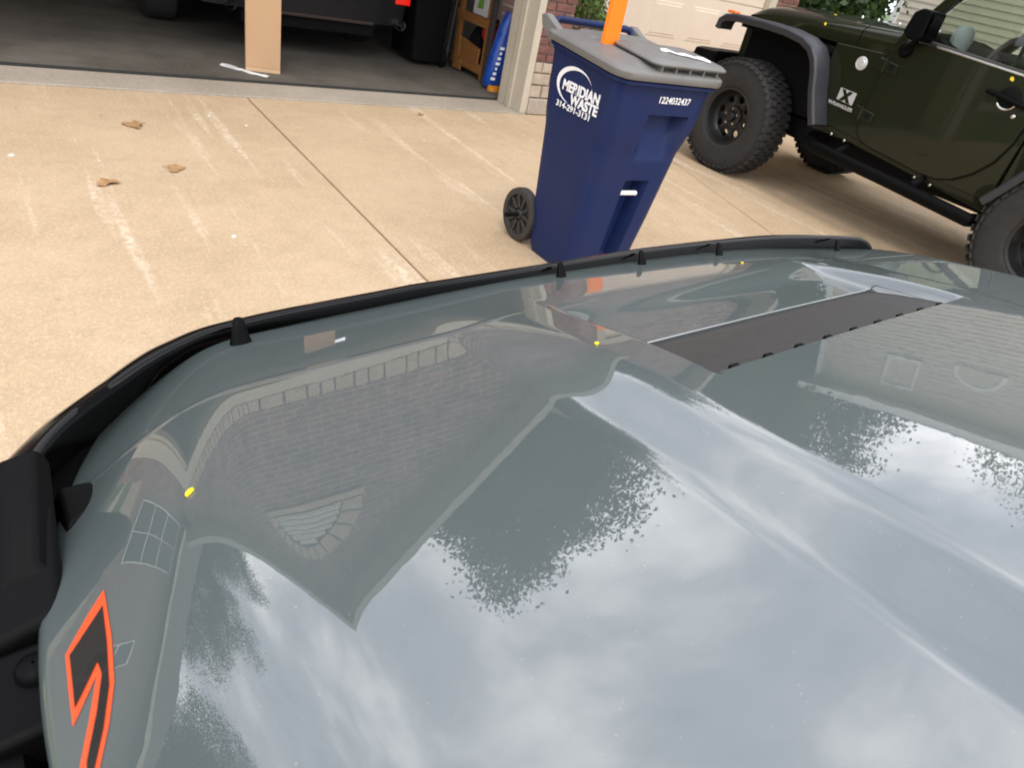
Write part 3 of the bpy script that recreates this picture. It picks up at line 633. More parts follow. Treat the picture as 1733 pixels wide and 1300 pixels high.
# sight bar on the fender's front corner, its foot, the deflector's end clamp and the tie-down plate with a bolt head
sight = hexa('trail_sight', M['plastic'], [(-.792, .365, -.47), (-.90, .36, -.47), (-.905, .505, -.47), (-.790, .515, -.47), (-.802, .372, -.424), (-.86, .362, -.432), (-.852, .496, -.400), (-.785, .506, -.397)], .007)
hexa('sight_crest', M['plastic'], [(-.796, .395, -.43), (-.846, .390, -.435), (-.836, .500, -.402), (-.786, .506, -.400), (-.810, .410, -.412), (-.828, .407, -.414), (-.815, .494, -.388), (-.793, .498, -.386)], .004, sight)
hexa('end_clamp', M['plastic'], [(-.758, .455, -.475), (-.796, .440, -.475), (-.80, .52, -.485), (-.758, .512, -.485), (-.762, .466, -.424), (-.786, .452, -.428), (-.784, .502, -.432), (-.761, .499, -.430)], .004, dfl)
plate = hexa('tie_down_plate', M['plastic2'], [(-.803, .300, -.47), (-.89, .300, -.47), (-.89, .372, -.47), (-.796, .372, -.47), (-.806, .304, -.437), (-.885, .304, -.445), (-.885, .364, -.437), (-.800, .364, -.431)], .006)
MB().lathe([(.001, .007), (.006, .0065), (.0095, .004), (.011, 0), (.0118, -.01)], H2W(-.8235, .343, Z(-.4335)), 'z', 20).build('bolt_head', M['plastic2'], plate, smooth='all')

# ---------------------------------------------------------------- off-road wheels (shared by both vehicles)
def wheel_meshes(R, W, rr):
    """tyre with shoulder and tread lugs, dished steel rim with eight round holes, lugs; axis along x, outer face at -x"""
    t = MB(); hw = W/2
    t.lathe([(rr, -hw*.80), (rr+.012, -hw*.93), (rr+.03, -hw*.985), ((R+rr)/2, -hw), (R-.055, -hw*.97), (R-.03, -hw*.90), (R-.014, -hw*.78), (R-.010, 0), (R-.014, hw*.78), (R-.03, hw*.9), (R-.055, hw*.97), ((R+rr)/2, hw), (rr+.02, hw*.95), (rr, hw*.8)], (0, 0, 0), 'x', 64)
    nb = 44
    for row, (o, wd) in enumerate(((-.70, .17), (-.27, .19), (.20, .19), (.66, .17))):
        for k in range(nb):
            a = 2*math.pi*(k+.5*(row % 2))/nb; c = Vector((o*hw, (R-.004)*math.cos(a), (R-.004)*math.sin(a)))
            tg = Vector((.25*(1 if row % 2 else -1), -math.sin(a), math.cos(a))).normalized(); nr = Vector((0, math.cos(a), math.sin(a)))
            t.obox(c, Vector((1, 0, 0))*wd*hw, tg*(math.pi*R/nb*.68), nr*.0065)
    for k in range(nb):
        a = 2*math.pi*(k+.25)/nb
        for s in (-1, 1):
            c = Vector((s*hw*.93, (R-.034)*math.cos(a), (R-.034)*math.sin(a))); nr = Vector((s*.55, math.cos(a), math.sin(a))).normalized()
            tg = Vector((0, -math.sin(a), math.cos(a))); t.obox(c, nr.cross(tg)*.022, tg*(math.pi*R/nb*.55), nr*.006)
    tob = t.build('tyre', M['tyre'], None, smooth=35); tyre = tob.data; bpy.data.objects.remove(tob)
    r = MB()
    r.lathe([(rr+.012, -hw*.86), (rr+.004, -hw*.90), (rr-.014, -hw*.86), (rr-.022, -hw*.60), (rr-.03, -hw*.35), (rr-.045, -hw*.22)], (0, 0, 0), 'x', 48)
    r.lathe([(rr-.03, -hw*.35), (rr-.028, hw*.5), (rr+.01, hw*.85)], (0, 0, 0), 'x', 48)
    r1, r2 = .085, rr-.045; rc = (r1+r2)/2+.012; hr = (r2-r1)*.33
    for k in range(8):
        a0 = k*math.pi/4; per, cir = [], []
        for q in range(16):
            th = 2*math.pi*q/16; ux, uy = math.cos(th), math.sin(th); m_ = max(abs(ux), abs(uy)); ux, uy = ux/m_, uy/m_
            rad = (r1+r2)/2+ux*(r2-r1)/2; an = a0+uy*math.pi/8; per.append((-hw*.22, rad*math.cos(an), rad*math.sin(an)))
            px, py = rc+hr*math.cos(th), hr*math.sin(th); cir.append((-hw*.26, px*math.cos(a0)-py*math.sin(a0), px*math.sin(a0)+py*math.cos(a0)))
        back = [(-hw*.10, y, z) for _, y, z in cir]
        r.loft([per, cir, back], cap=False)
    r.lathe([(.085, -hw*.22), (.08, -hw*.34), (.045, -hw*.38), (.040, -hw*.60), (.034, -hw*.66), (.001, -hw*.67)], (0, 0, 0), 'x', 24)
    rob = r.build('rim', M['rim'], None, smooth=40); rim = rob.data; bpy.data.objects.remove(rob)
    lg = MB()
    lg.lathe([(.011, -hw*.50), (.011, -hw*.34)], (0, 0, 0), 'x', 6, cap=True); lo = lg.build('wheel_nut', M['chrome'], None); lug = lo.data; bpy.data.objects.remove(lo)
    return tyre, rim, lug
WM = wheel_meshes(.44, .27, .215)
def put_wheel(c, parent, flip=False, steer=0.):
    rz = (math.pi if flip else 0)+steer
    wt = inst(WM[0], 'wheel', c, parent, (random.uniform(0, 1), 0, rz))
    rm = inst(WM[1], 'rim', c, wt); rm.location = (0, 0, 0)
    for k in range(5):
        a = 2*math.pi*k/5; n = inst(WM[2], 'wheel_nut', c, wt); n.location = (0, .062*math.cos(a), .062*math.sin(a))
    return wt
for sgn in (-1, 1):
    put_wheel(H2W(sgn*.84, .12, .435), truck, sgn > 0, YAW)

# ================================================================ the dark green vehicle on the right
M['green'] = mat('dark_green_paint', (.0095, .0118, .0036), .45, coat=.75, coat_rough=.03, spec=.12, ior=1.42)
M['flare'] = mat('grey_black_flare_plastic', (.030, .031, .036), .44, spec=.42, bump=(300, .12, .001))
M['tint'] = glass_mat('green_tinted_glass', (.78, .84, .76))
M['amber'] = mat('amber_lens', (.9, .20, .02), .25, coat=.6)
M['lens'] = mat('headlamp_lens', (.55, .56, .58), .12, coat=.8)
M['silver'] = mat('silver_badge', (.60, .60, .58), .35, metal=.4)
M['seat'] = mat('grey_cloth_seat', (.07, .07, .07), .9)
M['black'] = mat('matte_black', (.004, .004, .004), .8, spec=.15)
M['softtop'] = mat('black_soft_top', (.014, .014, .014), .8)
XB, XM = 5.02, 5.77; WB = 2*XM
jeep = empty('off_road_vehicle', (XM, 2.8, 0), 'dark green two-door off-road vehicle with chunky black tyres parked on the right', 'vehicle')
mir = lambda x: WB-x
# lower tub: cowl sides, sills, rear quarters, floor
tub = MB()
for x0, x1 in ((XB+.012, XB+.06), (mir(XB+.06), mir(XB+.012))):
    tub.prism([(3.44, 1.135), (3.44, .70), (3.30, .62), (3.02, .60), (2.30, .535), (1.98, .53), (1.96, 1.225), (3.02, 1.20), (3.06, 1.15)], x0, x1, 'x')
    tub.prism([(1.959, 1.225), (1.959, .62), (1.90, .62), (1.82, .80), (1.62, .93), (1.20, .95), (1.0, .80), (.95, .62), (.72, .62), (.70, 1.22)], x0, x1, 'x')
tub.box(XB+.06, mir(XB+.06), .72, 3.40, .55, .62); tub.box(XB+.06, mir(XB+.06), .70, .76, .62, 1.22)
tub.box(5.24, mir(5.24), 3.36, 4.36, .70, 1.12)
tubo = tub.build('tub', M['green'], jeep, bevel=.006)
# rocker strip
MB().prism([(3.36, .625), (3.36, .585), (1.93, .455), (1.93, .53)], XB+.03, XB+.10, 'x').build('rocker', M['green'], jeep, bevel=.006)
MB().box(5.26, mir(5.26), .8, 4.45, .40, .56).build('chassis', M['black'], jeep, bevel=.02)
MB().box(5.10, mir(5.10), 3.34, 3.44, .45, .95).build('firewall', M['black'], jeep)
# hood and cowl: lofted across sections
def hsec(y, xs, zb, zt, zc):
    L_ = [(xs, zb), (xs+.002, zb+(zt-zb)*.45), (xs+.012, zt-.045), (xs+.035, zt-.018), (xs+.075, zt), (xs+.25, zt+(zc-zt)*.6), (XM, zc)]
    pts = L_ + [(mir(x), z) for x, z in L_[-2::-1]]
    return [(x, y, z) for x, z in pts]
def hoodloft(ys):
    rg = []
    for y in ys:
        t = (y-3.02)/(4.42-3.02); rg.append(hsec(y, 5.065+.135*t, 1.137-.012*t, 1.305-.075*t-.05*max(0, (t-.86)/.14)**2, 1.345-.06*t-.05*max(0, (t-.86)/.14)**2))
    return rg
jh = MB().loft(hoodloft([3.330, 3.42, 3.6, 3.8, 4.0, 4.2, 4.30, 4.36, 4.40, 4.42])).build('hood', M['green'], jeep, smooth=35)
MB().loft(hoodloft([3.03, 3.10, 3.2, 3.32])).build('cowl', M['green'], jeep, smooth=35)
MB().loft([[(x+(.006 if x < XM else -.006), y, z-.008) for x, y, z in r] for r in hoodloft([3.04, 3.326, 3.40])]).build('hood_seam', M['black'], jeep, smooth=35)
# raised cowl clutter along the hood's far edge: washer nozzles and footman loop
for k, y in enumerate((3.10, 3.22, 3.40, 3.55, 3.72, 3.88)):
    MB().lathe([(.001, .014), (.008, .012), (.011, .004), (.012, -.02)], (XM+.08+.02*(k % 2), y, 1.345-.06*(y-3.02)/1.4), 'z', 10).build('hood_bumper', M['chrome'], jh, smooth='all')
MB().tube([(XM-.05, 3.32, 1.33), (XM-.05, 3.32, 1.365), (XM+.05, 3.32, 1.365), (XM+.05, 3.32, 1.33)], .008, 8).build('tie_loop', M['chrome'], jh, smooth=True)
# grille, headlamps
gr = MB().box(5.20, mir(5.20), 4.36, 4.43, .72, 1.16).build('grille', M['green'], jeep, bevel=.02)
for k in range(7): MB().box(5.52+k*.075, 5.555+k*.075, 4.425, 4.436, .78, 1.08).build('grille_slot', M['black'], gr)
for x in (5.33, mir(5.33)): MB().lathe([(.001, .03), (.06, .024), (.088, .006), (.095, -.01)], (x, 4.43, .98), 'y', 24).build('headlight', M['lens'], gr, smooth='all')
# door: shaped panel with a dark gap round it, hinges, handle, lock
dpoly = [(3.012, 1.185), (3.012, .70), (2.99, .635), (2.94, .596), (2.86, .577), (2.45, .540), (2.34, .543), (2.24, .575), (2.14, .645), (2.055, .75), (2.012, .87), (1.995, 1.0), (1.985, 1.228), (2.80, 1.268), (2.93, 1.262)]
cy, cz = 2.5, .92
MB().prism([(cy+(y-cy)*1.012, cz+(z-cz)*1.016) for y, z in dpoly], XB+.0015, XB+.03, 'x').build('door_gap', M['black'], jeep)
door = MB().prism(dpoly, XB-.010, XB+.05, 'x').build('door', M['green'], jeep, bevel=.007)
MB().prism([(2.80, 1.268), (2.80, 1.288), (1.985, 1.248), (1.985, 1.228)], XB+.002, XB+.05, 'x').build('belt_seal', mat('belt_rubber', (.05, .042, .04), .5), door, bevel=.004)
MB().prism([(2.72, 1.258), (2.72, 1.270), (1.985, 1.234), (1.985, 1.220)], XB-.016, XB-.003, 'x').build('belt_highlight', M['chrome'], door, bevel=.004)  # added bright strip imitates the reflection on the door's top shoulder
MB().prism(dpoly, mir(XB+.05), mir(XB-.010), 'x').build('door', M['green'], jeep, bevel=.007)
for y, z in ((2.985, 1.085), (3.005, .765)):
    h_ = MB().prism([(y+.065, z+.042), (y+.065, z-.030), (y-.085, z-.042), (y-.085, z+.020)], XB-.024, XB-.009, 'x').build('hinge', M['green'], jeep, bevel=.006)
    MB().lathe([(.012, -.045), (.013, 0), (.012, .045)], (XB-.022, y+.015, z), 'z', 12, cap=True).build('hinge_pin', M['green'], h_, smooth=True)
    MB().prism([(y-.02, z+.018), (y-.02, z-.018), (y-.06, z-.020), (y-.06, z+.012)], XB-.0255, XB-.023, 'x').build('hinge_slot', M['black'], h_)
MB().lathe([(.001, -.001), (.062, -.002), (.07, .004)], (XB-.012, 2.155, 1.105), 'x', 24).build('handle_recess', M['black'], door, smooth='all')
MB().tube([(XB-.030, 2.29, 1.112), (XB-.040, 2.20, 1.103), (XB-.040, 2.10, 1.090), (XB-.032, 2.03, 1.082)], [.013, .015, .017, .019], 10).build('door_handle', M['plastic2'], door, smooth=True)
MB().tube([(XB-.02, 2.155+.062*math.cos(t), 1.102+.062*math.sin(t)) for t in np.linspace(3.5, 5.6, 9)], .006, 6).build('handle_ring', M['chrome'], door, smooth=True)
MB().lathe([(.001, -.006), (.014, -.004), (.016, .004)], (XB-.012, 2.085, 1.018), 'x', 16).build('door_lock', M['chrome'], door, smooth='all')
# badges and lettering
MB().lathe([(.001, -.010), (.026, -.009), (.030, -.004), (.038, -.006), (.044, -.002), (.046, .006)], (XB+.010, 3.190, 1.055), 'x', 28).build('round_badge', M['silver'], tubo, smooth=40)
bd = MB().prism([(3.262, .875), (3.262, .795), (3.125, .785), (3.125, .868)], XB+.004, XB+.012, 'x').build('square_badge', M['silver'], tubo, bevel=.003)
bx_ = MB()
bx_.prism([(3.245, .872), (3.215, .870), (3.145, .790), (3.178, .792)], XB+.001, XB+.005, 'x'); bx_.prism([(3.150, .866), (3.180, .868), (3.240, .797), (3.208, .795)], XB+.0004, XB+.0045, 'x')
bx_.build('badge_cross', M['green'], tubo)
text('WRANGLER', .034, (XB+.008, 3.318, .755), (0, -1, -.045), (0, 0, 1), M['silver'], tubo, 'side_lettering', width=.215, thick=.003, bold=.0006)
# fender flares: swept rubber arches
def flare(path, inner, outer, name='fender_flare'):
    """path: (y, z, width of the flat) along the arch; swept channel from body (inner) to outer edge"""
    rg = []; n = len(path)
    for i, (y, z, wd) in enumerate(path):
        y0, z0, _ = path[max(i-1, 0)]; y1, z1, _ = path[min(i+1, n-1)]; d = Vector((y1-y0, z1-z0)).normalized(); nrm = Vector((-d.y, d.x))   # outward normal of the arch
        def q(x, o): return (x, y+nrm.x*o, z+nrm.y*o)
        sg = 1 if outer < inner else -1
        rg.append([q(inner, .004), q(inner, -.03), q(outer+sg*.03, -.04), q(outer+sg*.004, -.052), q(outer, -.046), q(outer-sg*.003, -.012), q(outer+sg*.004, -.002), q(outer+sg*.018, .003)])
    return MB().loft(rg).build(name, M['flare'], jeep, smooth=38)
FP = [(4.47, 1.02, 0), (4.455, 1.085, 0), (4.40, 1.125, 0), (4.30, 1.142, 0), (4.0, 1.150, 0), (3.78, 1.146, 0), (3.62, 1.125, 0), (3.52, 1.085, 0), (3.45, 1.015, 0), (3.405, .93, 0), (3.365, .82, 0), (3.30, .69, 0), (3.255, .61, 0)]
FP = [(y, z, 0) for y, z, _ in FP]
RP = [(1.97, .56, 0), (1.90, .66, 0), (1.80, .82, 0), (1.68, .92, 0), (1.5, .965, 0), (1.28, .96, 0), (1.12, .89, 0), (1.0, .74, 0), (.94, .60, 0)]
rev = lambda P: [(y, z, k) for y, z, k in P][::-1]
for path in (rev(FP), rev(RP)):
    flare(path, XB+.03, 4.875); flare(path, mir(XB+.03), mir(4.875))
# inner wheel arches
for x0, x1 in ((5.205, 5.235), (mir(5.235), mir(5.205))): MB().box(x0, x1, 3.441, 4.355, .58, 1.119).build('inner_fender', M['black'], jeep)
for x0, x1 in ((5.06, 5.26), (mir(5.26), mir(5.06))): MB().box(x0, x1, 3.44, 4.36, 1.06, 1.10).build('inner_arch', M['black'], jeep)
MB().box(4.905, 4.965, 4.33, 4.41, 1.137, 1.158).build('marker_lamp', M['amber'], jeep, bevel=.005)
MB().box(5.16, mir(5.16), 4.26, 4.35, .58, .74).build('frame_rail', M['black'], jeep)
bmp = MB().loft([[(x, y+dy, z) for y, z in ((4.50, .70), (4.68, .71), (4.72, .76), (4.70, .84), (4.48, .85))] for x, dy in ((4.88, -.10), (5.02, -.02), (5.3, 0), (mir(5.3), 0), (mir(5.02), -.02), (mir(4.88), -.10))]).build('bumper', M['plastic'], jeep, bevel=.012)
# tube step
MB().tube([(5.06, 3.34, .50), (4.95, 3.30, .475), (4.915, 3.20, .465), (4.905, 2.6, .445), (4.905, 2.1, .420), (4.92, 1.98, .410), (5.06, 1.93, .42)], .043, 14).build('step_bar', M['plastic2'], jeep, smooth=True)
for y in (3.05, 2.42): MB().tube([(4.93, y, .47), (5.10, y, .53)], .02, 8).build('step_bracket', M['black'], jeep, smooth=True)
for y in (3.20, 3.08, 2.48, 2.36): MB().lathe([(.001, -.008), (.010, -.006), (.012, .002)], (XB+.028, y, .565-(3.2-y)*.085), 'x', 10).build('sill_bolt', M['chrome'], jeep, smooth='all')
# windshield frame, roof, pillars, glazing
for x in (5.105, mir(5.105)):
    MB().prism([(3.075, 1.20), (3.005, 1.20), (2.585, 1.77), (2.655, 1.80)], x-.03, x+.03, 'x').build('windshield_pillar', M['green'], jeep, bevel=.012)
MB().prism([(2.665, 1.80), (2.585, 1.77), (2.55, 1.82), (2.63, 1.85)], 5.07, mir(5.07), 'x').build('windshield_header', M['green'], jeep, bevel=.01)
MB().add([(5.14, 3.03, 1.26), (mir(5.14), 3.03, 1.26), (mir(5.14), 2.615, 1.775), (5.14, 2.615, 1.775)], [(0, 1, 2, 3)]).build('windshield', M['tint'], jeep)
pane = lambda x: MB().add([(x, 2.90, 1.268), (x, 2.55, 1.745), (x, 2.02, 1.74), (x, 2.0, 1.235)], [(0, 1, 2, 3)])
dw = pane(XB+.027).build('door_window', M['tint'], jeep)
pane(mir(XB+.027)).build('door_window', M['tint'], jeep)
for x0, x1 in ((XB+.01, XB+.05), (mir(XB+.05), mir(XB+.01))):
    MB().prism([(2.575, 1.745), (2.54, 1.79), (1.98, 1.785), (2.02, 1.745)], x0, x1, 'x').build('window_frame', M['softtop'], jeep, bevel=.006)
    MB().box(x0, x1, 1.93, 2.0, 1.23, 1.76).build('roof_pillar', M['softtop'], jeep, bevel=.008)
    MB().box(x0, x1, .74, 1.92, 1.23, 1.76).build('rear_curtain', M['softtop'], jeep, bevel=.01)
MB().loft([[(x, y, z) for x, z in ((5.05, 1.775), (5.07, 1.83), (5.25, 1.87), (XM, 1.885), (mir(5.25), 1.87), (mir(5.07), 1.83), (mir(5.05), 1.775))] for y in (2.60, 2.3, 1.8, 1.2, .74)]).build('soft_top', M['softtop'], jeep, smooth=30)
MB().tube([(5.22, 1.70, 1.2), (5.24, 1.72, 1.66), (5.24, 2.55, 1.70)], .035, 10).build('roll_bar', M['softtop'], jeep, smooth=True)
MB().tube([(mir(5.22), 1.70, 1.2), (mir(5.24), 1.72, 1.66), (mir(5.24), 2.55, 1.70)], .035, 10).build('roll_bar', M['softtop'], jeep, smooth=True)
# interior seen through the door glass
MB().loft([[(x, y, z) for y, z in ((2.62, 1.0), (3.0, 1.0), (3.0, 1.27), (2.78, 1.31), (2.66, 1.26))] for x in (5.10, 5.5, mir(5.5), mir(5.10))]).build('dashboard', M['black'], jeep, bevel=.015)
sc_, sn = math.cos(.95), math.sin(.95)
MB().loft([[(5.42+(.185+.017*math.cos(p))*math.cos(t), 2.50+.017*math.sin(p)*sn+(.185+.017*math.cos(p))*math.sin(t)*-sc_*.55, 1.235+(.185+.017*math.cos(p))*math.sin(t)*.93+.017*math.sin(p)*.3) for p in np.linspace(0, 2*math.pi, 8, endpoint=False)] for t in np.linspace(0, 2*math.pi, 41)], cap=False).build('steering_wheel', M['seat'], jeep, smooth='all')
MB().lathe([(.001, -.02), (.05, -.015), (.06, .02)], (5.42, 2.52, 1.235), 'y', 16).build('steering_hub', M['seat'], jeep, smooth='all')
for x in (5.42, mir(5.42)):
    st_ = MB().loft([[(x+s*w2, y, z) for s, w2 in ((-1, .21), (1, .21))] + [(x+.17, y-.10, z), (x-.17, y-.10, z)] for y, z in ((1.98, .80), (1.93, 1.1), (1.88, 1.36), (1.86, 1.42))]).build('seat_back', M['seat'], jeep, bevel=.03)
    MB().loft([[(x+.12*math.cos(t), 1.84+.05*math.sin(t), z) for t in np.linspace(0, 2*math.pi, 12, endpoint=False)] for z in (1.43, 1.46, 1.56, 1.60)]).build('headrest', M['seat'], st_, smooth=50)
    MB().box(x-.22, x+.22, 1.95, 2.42, .72, .86).build('seat_cushion', M['seat'], jeep, bevel=.03)
# a pale bag on the dash behind the mirror
MB().loft([[(5.30+.09*k*math.cos(t), 2.74+.06*k*math.sin(t), z) for t in np.linspace(0, 2*math.pi, 10, endpoint=False)] for z, k in ((1.27, .9), (1.33, 1.05), (1.38, .9), (1.41, .5))]).build('dash_pouch', mat('pale_grey_cloth', (.38, .41, .42), .8), jeep, smooth=40)
# door mirror
mr = MB().loft([[(x, y+.015*(1 if x < 4.9 else 0), z) for y, z in ((2.83, 1.275), (2.87, 1.30), (2.85, 1.42), (2.80, 1.452), (2.735, 1.445), (2.735, 1.30), (2.755, 1.272))] for x in (4.835, 4.85, 4.975, 4.99)]).build('door_mirror', M['plastic2'], jeep, bevel=.012)
MB().add([(4.852, 2.733, 1.305), (4.972, 2.733, 1.305), (4.972, 2.733, 1.432), (4.852, 2.733, 1.432)], [(0, 1, 2, 3)]).build('mirror_glass', mat('dark_mirror', (.10, .10, .10), .08, metal=1), mr)
MB().lathe([(.001, -.04), (.038, -.036), (.048, -.02), (.05, .02)], (XB-.005, 2.905, 1.205), 'x', 24).build('mirror_pivot', M['plastic2'], jeep, smooth=40)
MB().tube([(XB-.03, 2.905, 1.215), (4.96, 2.85, 1.255), (4.95, 2.82, 1.29)], .02, 10).build('mirror_arm', M['plastic2'], jeep, smooth=True)
for x, y, fl, stg in ((5.015, 4.065, False, 0), (mir(5.015), 4.065, True, 0), (5.015, 1.49, False, 0), (mir(5.015), 1.49, True, 0)): put_wheel((x, y, .43), jeep, fl, stg)
MB().tube([(5.1, 4.065, .43), (mir(5.1), 4.065, .43)], .05, 10).build('axle', M['black'], jeep); MB().tube([(5.1, 1.49, .43), (mir(5.1), 1.49, .43)], .05, 10).build('axle', M['black'], jeep)

# ================================================================ the blue wheeled bin
M['blue'] = mat('blue_bin_plastic', (.0062, .0178, .082), .45, spec=.20, var=(3.5, (.014, .022, .068), .35, .75), bump=(200, .08, .002))
M['greyl'] = mat('grey_lid_plastic', (.165, .158, .146), .5, var=(8, (.13, .125, .116), .3, .7), bump=(150, .1, .002))
M['print'] = mat('white_print', (.85, .85, .85), .6)
M['binwheel'] = mat('bin_wheel_plastic', (.022, .020, .018), .65, var=(10, (.04, .035, .03), .3, .7))
tb = empty('trash_bin', (2.42, 2.65, 0), 'blue wheeled trash bin with grey lid standing on the driveway', 'trash bin')
S = [(.0, 2.195, 2.575, 2.455, 2.80, .05), (.04, 2.185, 2.58, 2.445, 2.815, .055), (.30, 2.172, 2.625, 2.425, 2.845, .06), (.58, 2.162, 2.665, 2.405, 2.87, .065), (.63, 2.160, 2.672, 2.402, 2.875, .066), (.70, 2.152, 2.690, 2.388, 2.885, .066), (.78, 2.148, 2.708, 2.378, 2.89, .064), (.97, 2.140, 2.722, 2.368, 2.898, .06)]
def sec(z):
    for p, q in zip(S, S[1:]):
        if p[0] <= z <= q[0]:
            t = (z-p[0])/(q[0]-p[0]); return [p[i]+(q[i]-p[i])*t for i in range(6)]
    return list(S[-1])
def ringb(z):
    _, x0, x1, y0, y1, r = sec(z); pts = []
    nfront = 26
    cor = lambda cx, cy_, a0: [(cx+r*math.cos(math.radians(a0+90*k/5)), cy_+r*math.sin(math.radians(a0+90*k/5))) for k in range(6)]
    P = cor(x1-r, y1-r, 0) + [(x1-r+(x0-x1+2*r)*k/6, y1) for k in range(1, 6)] + cor(x0+r, y1-r, 90) + [(x0, y1-r+(y0-y1+2*r)*k/6) for k in range(1, 6)] + cor(x0+r, y0+r, 180)
    for k in range(1, nfront):
        x = x0+r+(x1-x0-2*r)*k/nfront; dy = 0
        # two pockets in the front: the wide catch pocket and the tall narrow one behind the grab bar
        u = (x-x0)/(x1-x0); ed = lambda lo, hi, s: max(0, min(1, (u-lo)/s))*max(0, min(1, (hi-u)/s))
        if z < .505: dy = .075*ed(.42, .72, .05)*min(1, (.505-z)/.02)*max(0, min(1, 1 if z > .10 else (z-.02)/.08))
        if .60 < z < .815: dy = max(dy, .075*ed(.38, .82, .05)*min(1, (.815-z)/.012)*min(1, (z-.60)/.19))
        P.append((x, y0+dy))
    P += cor(x1-r, y0+r, 270) + [(x1, y0+r+(y1-y0-2*r)*k/6) for k in range(1, 6)]
    return [(x, y, z) for x, y in P]
zs = sorted(set([0, .012, .04, .08, .10, .14, .2, .26, .30, .34, .38, .42, .46, .485, .497, .505, .512, .55, .58, .60, .61, .63, .66, .70, .74, .78, .803, .809, .815, .82, .86, .90, .94, .97]))
MB().loft([ringb(z) for z in zs]).build('bin_body', M['blue'], tb, smooth=38)
rim_ = [rrect(2.128, 2.736, 2.352, 2.915, .075, z) for z in (.925,)]
def tilt(p): x, y, z = p; return (x, y, z+(y-2.36)*.075)
def rr2(d, z, r=.075): return [tilt(p) for p in rrect(2.128+d, 2.736-d, 2.352+d, 2.915-d, r, z, 6)]
MB().loft([rr2(.008, .935), rr2(-.006, .938), rr2(-.006, .950), rr2(.010, .956)]).build('bin_rim', M['blue'], tb, smooth=30)
MB().loft([rr2(.004, .9575), rr2(-.014, .958), rr2(-.018, .966), rr2(-.018, .985), rr2(-.010, .994), rr2(.012, .998), rr2(.03, 1.004), rr2(.10, 1.015)]).build('lid', M['greyl'], tb, smooth=40)
def pan(d, z): return [tilt(p) for p in rrect(2.29+d, 2.745-d, 2.345+d, 2.655-d, .05, z, 5)]
lp = MB().loft([pan(.02, 1.010), pan(.015, 1.016), pan(-.004, 1.024), pan(-.004, 1.030), pan(.010, 1.040), pan(.05, 1.046)]).build('lid_cap', M['greyl'], tb, smooth=40)
for k in range(5): MB().box(2.335+k*.085, 2.343+k*.085, 2.350, 2.40, .985, 1.022).build('lid_rib', M['greyl'], tb)
MB().loft([[tilt(p) for p in rrect(2.22+d, 2.66-d, 2.70+d, 2.86-d, .04, z, 4)] for d, z in ((0, 1.008), (.015, 1.022), (.04, 1.024))]).build('lid_panel', M['greyl'], tb, smooth=40)
hd = MB().tube([(2.20, 2.90, .96), (2.20, 2.975, 1.055), (2.23, 2.99, 1.065), (2.65, 2.99, 1.065), (2.68, 2.975, 1.055), (2.68, 2.90, .96)], .017, 10).build('handle', M['blue'], tb, smooth=True)
for x in (2.145, 2.675): MB().prism([(2.88, .95), (3.0, 1.03), (3.02, 1.075), (2.98, 1.085), (2.87, 1.04)], x, x+.04, 'x').build('handle_bracket', M['greyl'], tb, bevel=.008)
MB().tube([(2.345, 2.436, .437), (2.475, 2.430, .437)], .0115, 12).build('grab_bar', M['print'], tb, smooth=True)
for x0 in (2.158, 2.55):
    wh = MB().lathe([(.128, 0), (.136, .006), (.138, .03), (.134, .052), (.120, .056), (.104, .052), (.100, .030), (.03, .026), (.001, .024)], (x0+.058, 2.912, .138), 'x', 40)
    wh.v = [(2*(x0+.058)-x if x0 < 2.2 else x, y, z) for x, y, z in wh.v]
    who = wh.build('wheel', M['binwheel'], tb, smooth=40)
    xx = x0+.026 if x0 < 2.2 else x0+.09
    for k in range(10):
        a = 2*math.pi*k/10; MB().obox((xx, 2.912+.07*math.cos(a), .138+.07*math.sin(a)), (.012, 0, 0), (0, .036*math.cos(a), .036*math.sin(a)), (0, -.0085*math.sin(a), .0085*math.cos(a))).build('spoke', M['binwheel'], who, bevel=.003)
    MB().lathe([(.001, -.016), (.022, -.014), (.03, 0), (.03, .03)], (xx, 2.912, .138), 'x', 16).build('hub', M['binwheel'], who, smooth=40)
MB().tube([(2.09, 2.912, .138), (2.70, 2.912, .138)], .012, 8).build('axle', M['black'], tb)
# printed mark on the side: ring, company lettering, phone number
sx = lambda z: sec(z)[1]-.0015
def ringpts(c, ry, rz, t): return (c[0]+ry*math.cos(t), c[1]+rz*math.sin(t))
ar = MB(); n = 48; A_, B_ = [], []
for k in range(n+1):
    u_ = k/n; t = math.radians(-78+258*u_); wd = .002+.020*max(0, math.sin(math.pi*min(1, u_*1.0+.06)))**1.3*(1 if u_ < .55 else 1-.75*(u_-.55)/.45)
    o = ringpts((2.662, .843), .132, .080, t); i_ = ringpts((2.658, .841), .132-wd, .080-wd*.75, t)
    A_.append((sx(o[1])-.0005, o[0], o[1])); B_.append((sx(i_[1])-.0005, i_[0], i_[1]))
ar.loft([A_, B_], cap=False, closed=False)
ar.build('printed_ring', M['print'], tb)
text('MERIDIAN', .060, (sx(.815)-.0012, 2.742, .815), (0, -1, 0), (0, 0, 1), M['print'], tb, 'company_lettering', width=.272, bold=.0022)
text('WASTE', .058, (sx(.77)-.0014, 2.672, .768), (0, -1, 0), (0, 0, 1), M['print'], tb, 'company_lettering', width=.205, bold=.0022)
text('314-291-3131', .036, (sx(.74)-.0030, 2.765, .737), (0, -1, 0), (.02, 0, 1), M['print'], tb, 'phone_lettering', width=.255, bold=.0006)
text('1224032437', .040, (2.395, sec(.88)[3]-.0025, .868), (1, 0, 0), (0, -.04, 1), M['print'], tb, 'serial_lettering', width=.19, bold=.0004)

